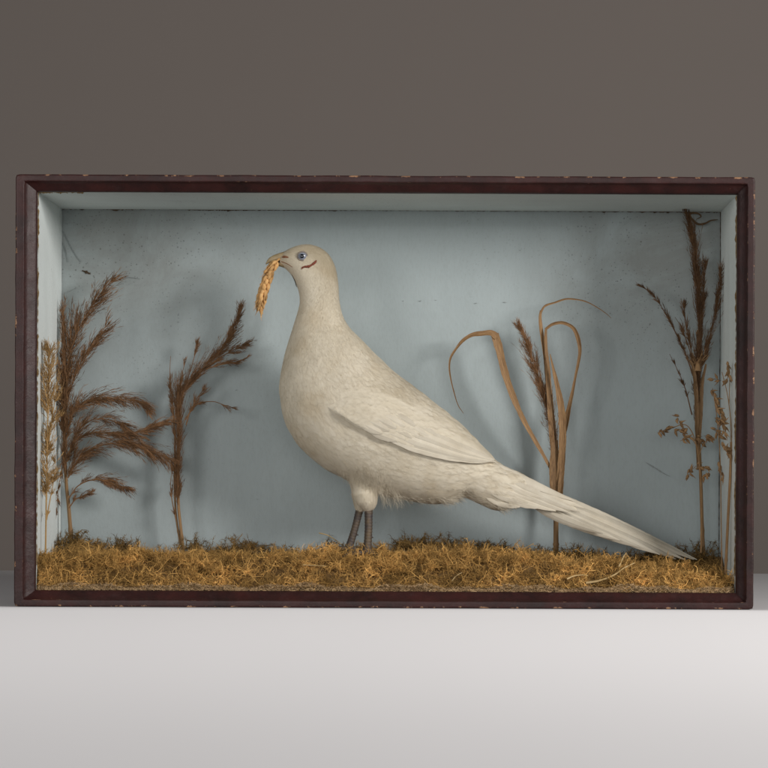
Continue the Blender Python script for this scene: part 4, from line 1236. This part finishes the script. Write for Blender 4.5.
# 4 leafy maize-like stalk behind the tail
m1 = thing('leafy_stalk', 'dried stalk with long curling brown leaves standing behind the pheasant tail', 'dried plant', P(556, 553, .188))
stem_tube('stem', [(556, 556), (556, 520), (556.5, 480), (556, 440)], 2.8, 2.2, M['stem'], m1, .188)
for pts, w, Y, kw in [
    ([(558, 490, .186), (553, 474, .184), (545, 458, .181), (534.6, 440, .178), (524, 421, .174), (516, 404, .171), (508, 383, .169), (503, 366, .167), (499, 349, .166), (494.5, 334, .166)], [2.2, 3, 3.6, 4.4, 5, 6, 7, 7.6, 8, 8.6], .178, dict(face=.3, twist=-.1)),
    ([(497, 337, .166), (491, 333, .165), (482, 333.5, .166), (472, 335, .167), (463, 340.5, .168), (456, 349, .170), (450.6, 358, .172), (449.4, 368, .174), (451, 380, .176), (454.5, 394, .178), (458, 405, .180), (463.5, 413.5, .182)], [7, 6.0, 5, 4, 3, 2.4, 2, 1.6, 1.3, 1.1, .9, .4], .17, dict(face=.25, twist=.3)),
    ([(557, 470, .187), (553, 430, .186), (549, 390, .184), (545.5, 355, .182), (541.5, 333, .180), (540, 318, .178), (541, 310.5, .178)], [4, 6, 6.5, 6.5, 7, 5, 3.5], .184, dict(face=.2, twist=.5)),
    ([(540.4, 313, .178), (545, 306, .177), (555, 302.5, .178), (566, 299, .179), (577, 299.6, .181), (587, 302, .183), (598, 308, .185), (606, 313.5, .187), (611, 318, .188)], [2.6, 2.2, 2, 1.9, 1.6, 1.3, 1.0, .8, .3], .18, dict(face=.5)),
    ([(555, 480, .184), (552, 440, .182), (549, 400, .180), (547, 365, .179), (545.6, 340, .178), (546, 328, .178)], [4, 5, 5.5, 4.5, 4, 3], .18, dict(face=.1, twist=.4)),
    ([(545.8, 329, .178), (552, 324.5, .176), (560.6, 322.6, .174), (568, 324.5, .174), (574, 329, .174), (578, 338, .175), (580, 350, .176), (578.5, 362, .177), (576, 374, .178), (572.5, 392, .180), (569, 408, .182), (565, 428, .184), (562, 446, .186), (560, 470, .187)], [3, 3.2, 3.8, 4.4, 4, 3, 2.8, 3.2, 4.5, 6, 6.4, 5.5, 4, 3], .178, dict(face=.35, twist=.2)),
    ([(550, 354, .172), (554, 372, .172), (558.5, 392, .173), (562, 415, .175), (562.5, 440, .178), (560.5, 466, .182), (558, 490, .186)], [.8, 4, 6.5, 8, 7.5, 6, 4], .175, dict(face=-.1, twist=.2)),
    ([(553, 495, .183), (552, 470, .182), (553, 445, .182), (551, 420, .183)], [6, 6.5, 5, 2], .182, dict(face=.3)),
    ([(559, 512, .183), (560.5, 490, .182), (563, 460, .182), (565.5, 436, .182)], [5, 6, 5, 2], .182, dict(face=-.3)),
]:
    mb = MB(); blade(mb, pts, w, Y, tint=rng.uniform(.85, 1.15), **kw); mb.build('leaf', M['blade'], m1)
mb = MB(); plume(mb, [(555, 460), (551, 425), (546, 400), (539, 378), (531, 355), (525, 338), (518.6, 326)], .188, 400, 19, 14, 5, 4.5, .28, (.5, .8, 1, 1, .9, .5, .3), (.8, 1.7), .1); mb.build('plume', M['plume'], m1)

# 5 tall dark reed in the right corner
r3 = thing('tall_reed', 'tall straight dark reed reaching the case roof in the right corner', 'dried reed', P(702, 550, .188))
stem_tube('stem', [(703.5, 552), (702, 520), (700.6, 474), (698.5, 430), (698, 365), (698, 330)], 1.9, 1.5, M['stem'], r3, .188)
for pts, n, L, kw in [
    ([(698, 400), (698.5, 350), (698.5, 310), (697.5, 275), (694, 243), (688.6, 217)], 520, 20, dict(ang=8, profile=(.6, .9, 1, 1.1, 1, .5))),
    ([(699, 380), (701, 330), (704, 290), (705, 262)], 130, 14, dict(ang=7, profile=(.8, 1, .9, .5))),
    ([(699, 375), (706, 350), (714, 318), (719, 292, .180), (721, 270, .172)], 170, 14, dict(ang=9, profile=(.8, 1, 1, .5))),
    ([(694, 378), (684, 350), (672, 326), (659, 303), (648, 291), (639.6, 286)], 95, 9, dict(ang=8, profile=(.3, .4, .9, 1, .7, .3))),
    ([(696, 372), (690, 345), (686, 327), (684.4, 306)], 60, 11, dict(ang=9)),
    ([(695, 368), (687, 342), (681, 327), (675, 317)], 34, 8, dict(ang=9)),
    ([(692, 415), (685, 388), (677, 369), (669.5, 354)], 22, 7, dict(ang=7, profile=(.3, .5, .8, .4))),
    ([(698, 440), (697, 400), (697.5, 370)], 140, 10, dict(ang=12)),
]:
    mb = MB(); plume(mb, pts, .186, n, L, hairs=4, hl=4.5, r=.33, tint=(.55, 1.4), sag=.05, **kw); mb.build('plume', M['plume_deep'], r3)
for pts, w, Y in [([(698, 470), (697, 430), (696.5, 400), (694, 372), (690, 360)], [2.5, 4, 5, 4.5, 2.5], .181), ([(699.5, 440), (701, 410), (702, 385), (706, 364)], [2.5, 4, 4, 2], .180)]:
    mb = MB(); blade(mb, pts, w, Y, tint=rng.uniform(.8, 1.1), face=.2); mb.build('leaf', M['blade'], r3)
mb = MB(); plume(mb, [(697.5, 371), (697.8, 366), (698, 361)], .184, 60, 8, 38, 2, 3, .5, (1, 1, 1), (.8, 1.4), 0, axis_r=4.6); mb.build('sheath', M['oat'], r3)
mb = MB()
blade(mb, [(688.5, 213), (692, 219), (698, 224), (705, 223.4), (711, 220.5), (718, 219.6)], [1.6, 2.4, 2.6, 2.2, 1.6, .8], .205, tint=.42, face=.4)
blade(mb, [(688, 216), (692, 213), (698, 213.5), (701, 216.5), (697, 219)], [1.5, 2.6, 2, 1.4, .8], .205, tint=.5, face=.3)
mb.build('withered_tip', M['blade'], r3)

# 6 oat grasses at the right
def spikelet(mb, p, d, L, w, tint):
    q = np.array([p + d * L * s for s in np.linspace(0, 1, 8)])
    mb.tube(q, np.array([.2, .7, 1, 1, .85, .6, .35, .08]) * w, 6, tint)
def oat(root, paths, Y, clusters):
    for pts, a, b in paths: stem_tube('stem', pts, a, b, M['oat'], root, Y)
    for (x, y, dx, dy, n, sp) in clusters:
        mb = MB()
        for k in range(n):
            t = k / max(1, n - 1)
            c = P(x + dx * t + rng.normal() * sp * .5, y + dy * t + rng.normal() * sp * .35, Y + rng.normal() * .004)
            base = P(x + dx * t * .8, y + dy * t * .8, Y)
            mb.tube(resample(np.array([base, c]), 4), .22 * S, 4, .8)
            dirv = norm(np.array([dx * .5 + rng.normal() * 4, rng.normal() * 3, -dy * .5 + rng.normal() * 5 - 2.5]))
            spikelet(mb, c, dirv, rng.uniform(5, 8.5) * S, rng.uniform(1.0, 1.7) * S, rng.uniform(.7, 1.3))
            spikelet(mb, c, norm(dirv + rng.normal(size=3) * .3), rng.uniform(5, 9) * S, rng.uniform(.5, .9) * S, rng.uniform(.8, 1.3))
        mb.build('seed_cluster', M['oat'], root)
o1 = thing('oat_grass', 'tan oat grass with drooping seed clusters beside the right side wall', 'dried grass', P(725.5, 572, .065))
oat(o1, [([(725.5, 574), (728, 520), (730, 480), (731.3, 442)], 1.5, 1.3), ([(731.2, 444), (731, 425), (729, 405), (726.5, 390), (722, 372)], .55, .35),
         ([(722, 572), (721, 510), (720.6, 470), (719, 440), (716, 410), (712.5, 388)], .6, .35), ([(729, 404), (729.5, 385), (728.4, 362)], .4, .25)],
    .065, [(728, 362, 1.5, 18, 8, 1.5), (725.5, 381.5, -14, -3, 6, 1.2), (712.5, 389, 5, 12, 9, 2), (715, 400, 8, 16, 11, 2.4), (714.5, 418, 8, 3, 7, 2.4), (722, 416, 4, 16, 8, 2), (712, 428, 10, 10, 7, 2.4), (722, 442, 7, 12, 8, 2.2), (720, 462, 4, 16, 6, 2.4)])
o2 = thing('oat_grass', 'tan oat grass whose sparse seed clusters nod left across the tall reed', 'dried grass', P(701, 552, .16))
oat(o2, [([(701, 553), (701.5, 510), (700, 470), (695, 440), (686, 425), (672, 428), (658, 433)], 1.0, .35), ([(697, 446), (690, 438), (680, 441)], .4, .25), ([(700.4, 478), (698, 466), (692, 470), (689, 476)], .4, .25), ([(699, 455), (704, 444), (712, 437)], .4, .25)],
    .16, [(657.5, 432.5, 11, -4, 9, 1.8), (677, 416, 4, 8, 6, 1.8), (674, 430, 12, 2, 7, 1.8), (682, 440, 8, -3, 5, 1.6), (697, 436, 5, 6, 8, 2), (704, 436, 8, 2, 6, 2), (689, 474, 2, -5, 5, 1.6), (698, 465, 10, 3, 8, 2.2), (703, 476, 6, -3, 4, 1.8)])

# ------------------------------------------------------------------ loose straws on the moss
def moss_top(x, y): return FL + moss_h(np.array(x), np.array(y)) + .004
def settle(px, py):
    for Y in np.arange(.02, .17, .001):
        q = P(px, py, Y)
        if q[2] < moss_top(q[0], Y) + .0035: return q
    return P(px, py, .15)
def straw(label, pts, w, Y):
    p = resample(np.array([settle(a[0], a[1]) for a in pts]), 30)
    mb = MB(); mb.tube(p, np.linspace(w, w * .5, 30) * S * .5 * (1 + .1 * rng.normal(size=30)), 8, rng.uniform(.9, 1.1), squash=.6)
    tag(mb.build('straw', M['straw'], None, p[0]), label, 'straw', 'loose straws on the moss')
straw('long pale straw lying slanted on moss under the pheasant tail', [(586, 583, .038), (600, 580.5, .045), (614, 575, .052), (624, 568, .058), (634.5, 563, .064)], 2.4, .05)
straw('short upright pale straw above the long slanted one', [(619, 566.5, .06), (621.5, 561, .062), (624, 556, .063), (628, 551.5, .064)], 1.9, .06)
straw('curved pale straw left of the long slanted one', [(567, 579, .042), (574, 576, .046), (582, 575, .05), (588, 575.6, .05)], 1.9, .045)
straw('thin straw leaning on moss left of the bird legs', [(319, 533, .082), (327, 535, .078), (334, 539, .075), (341.5, 544, .072)], 1.3, .08)
straw('thin level straw on moss below and left of the bird', [(303, 565, .05), (314, 565.4, .05), (326, 566, .05)], 1.2, .05)
straw('short pale straw on moss in front of the bird feet', [(452, 581, .034), (456, 576, .04), (462, 572.5, .044)], 1.2, .04)
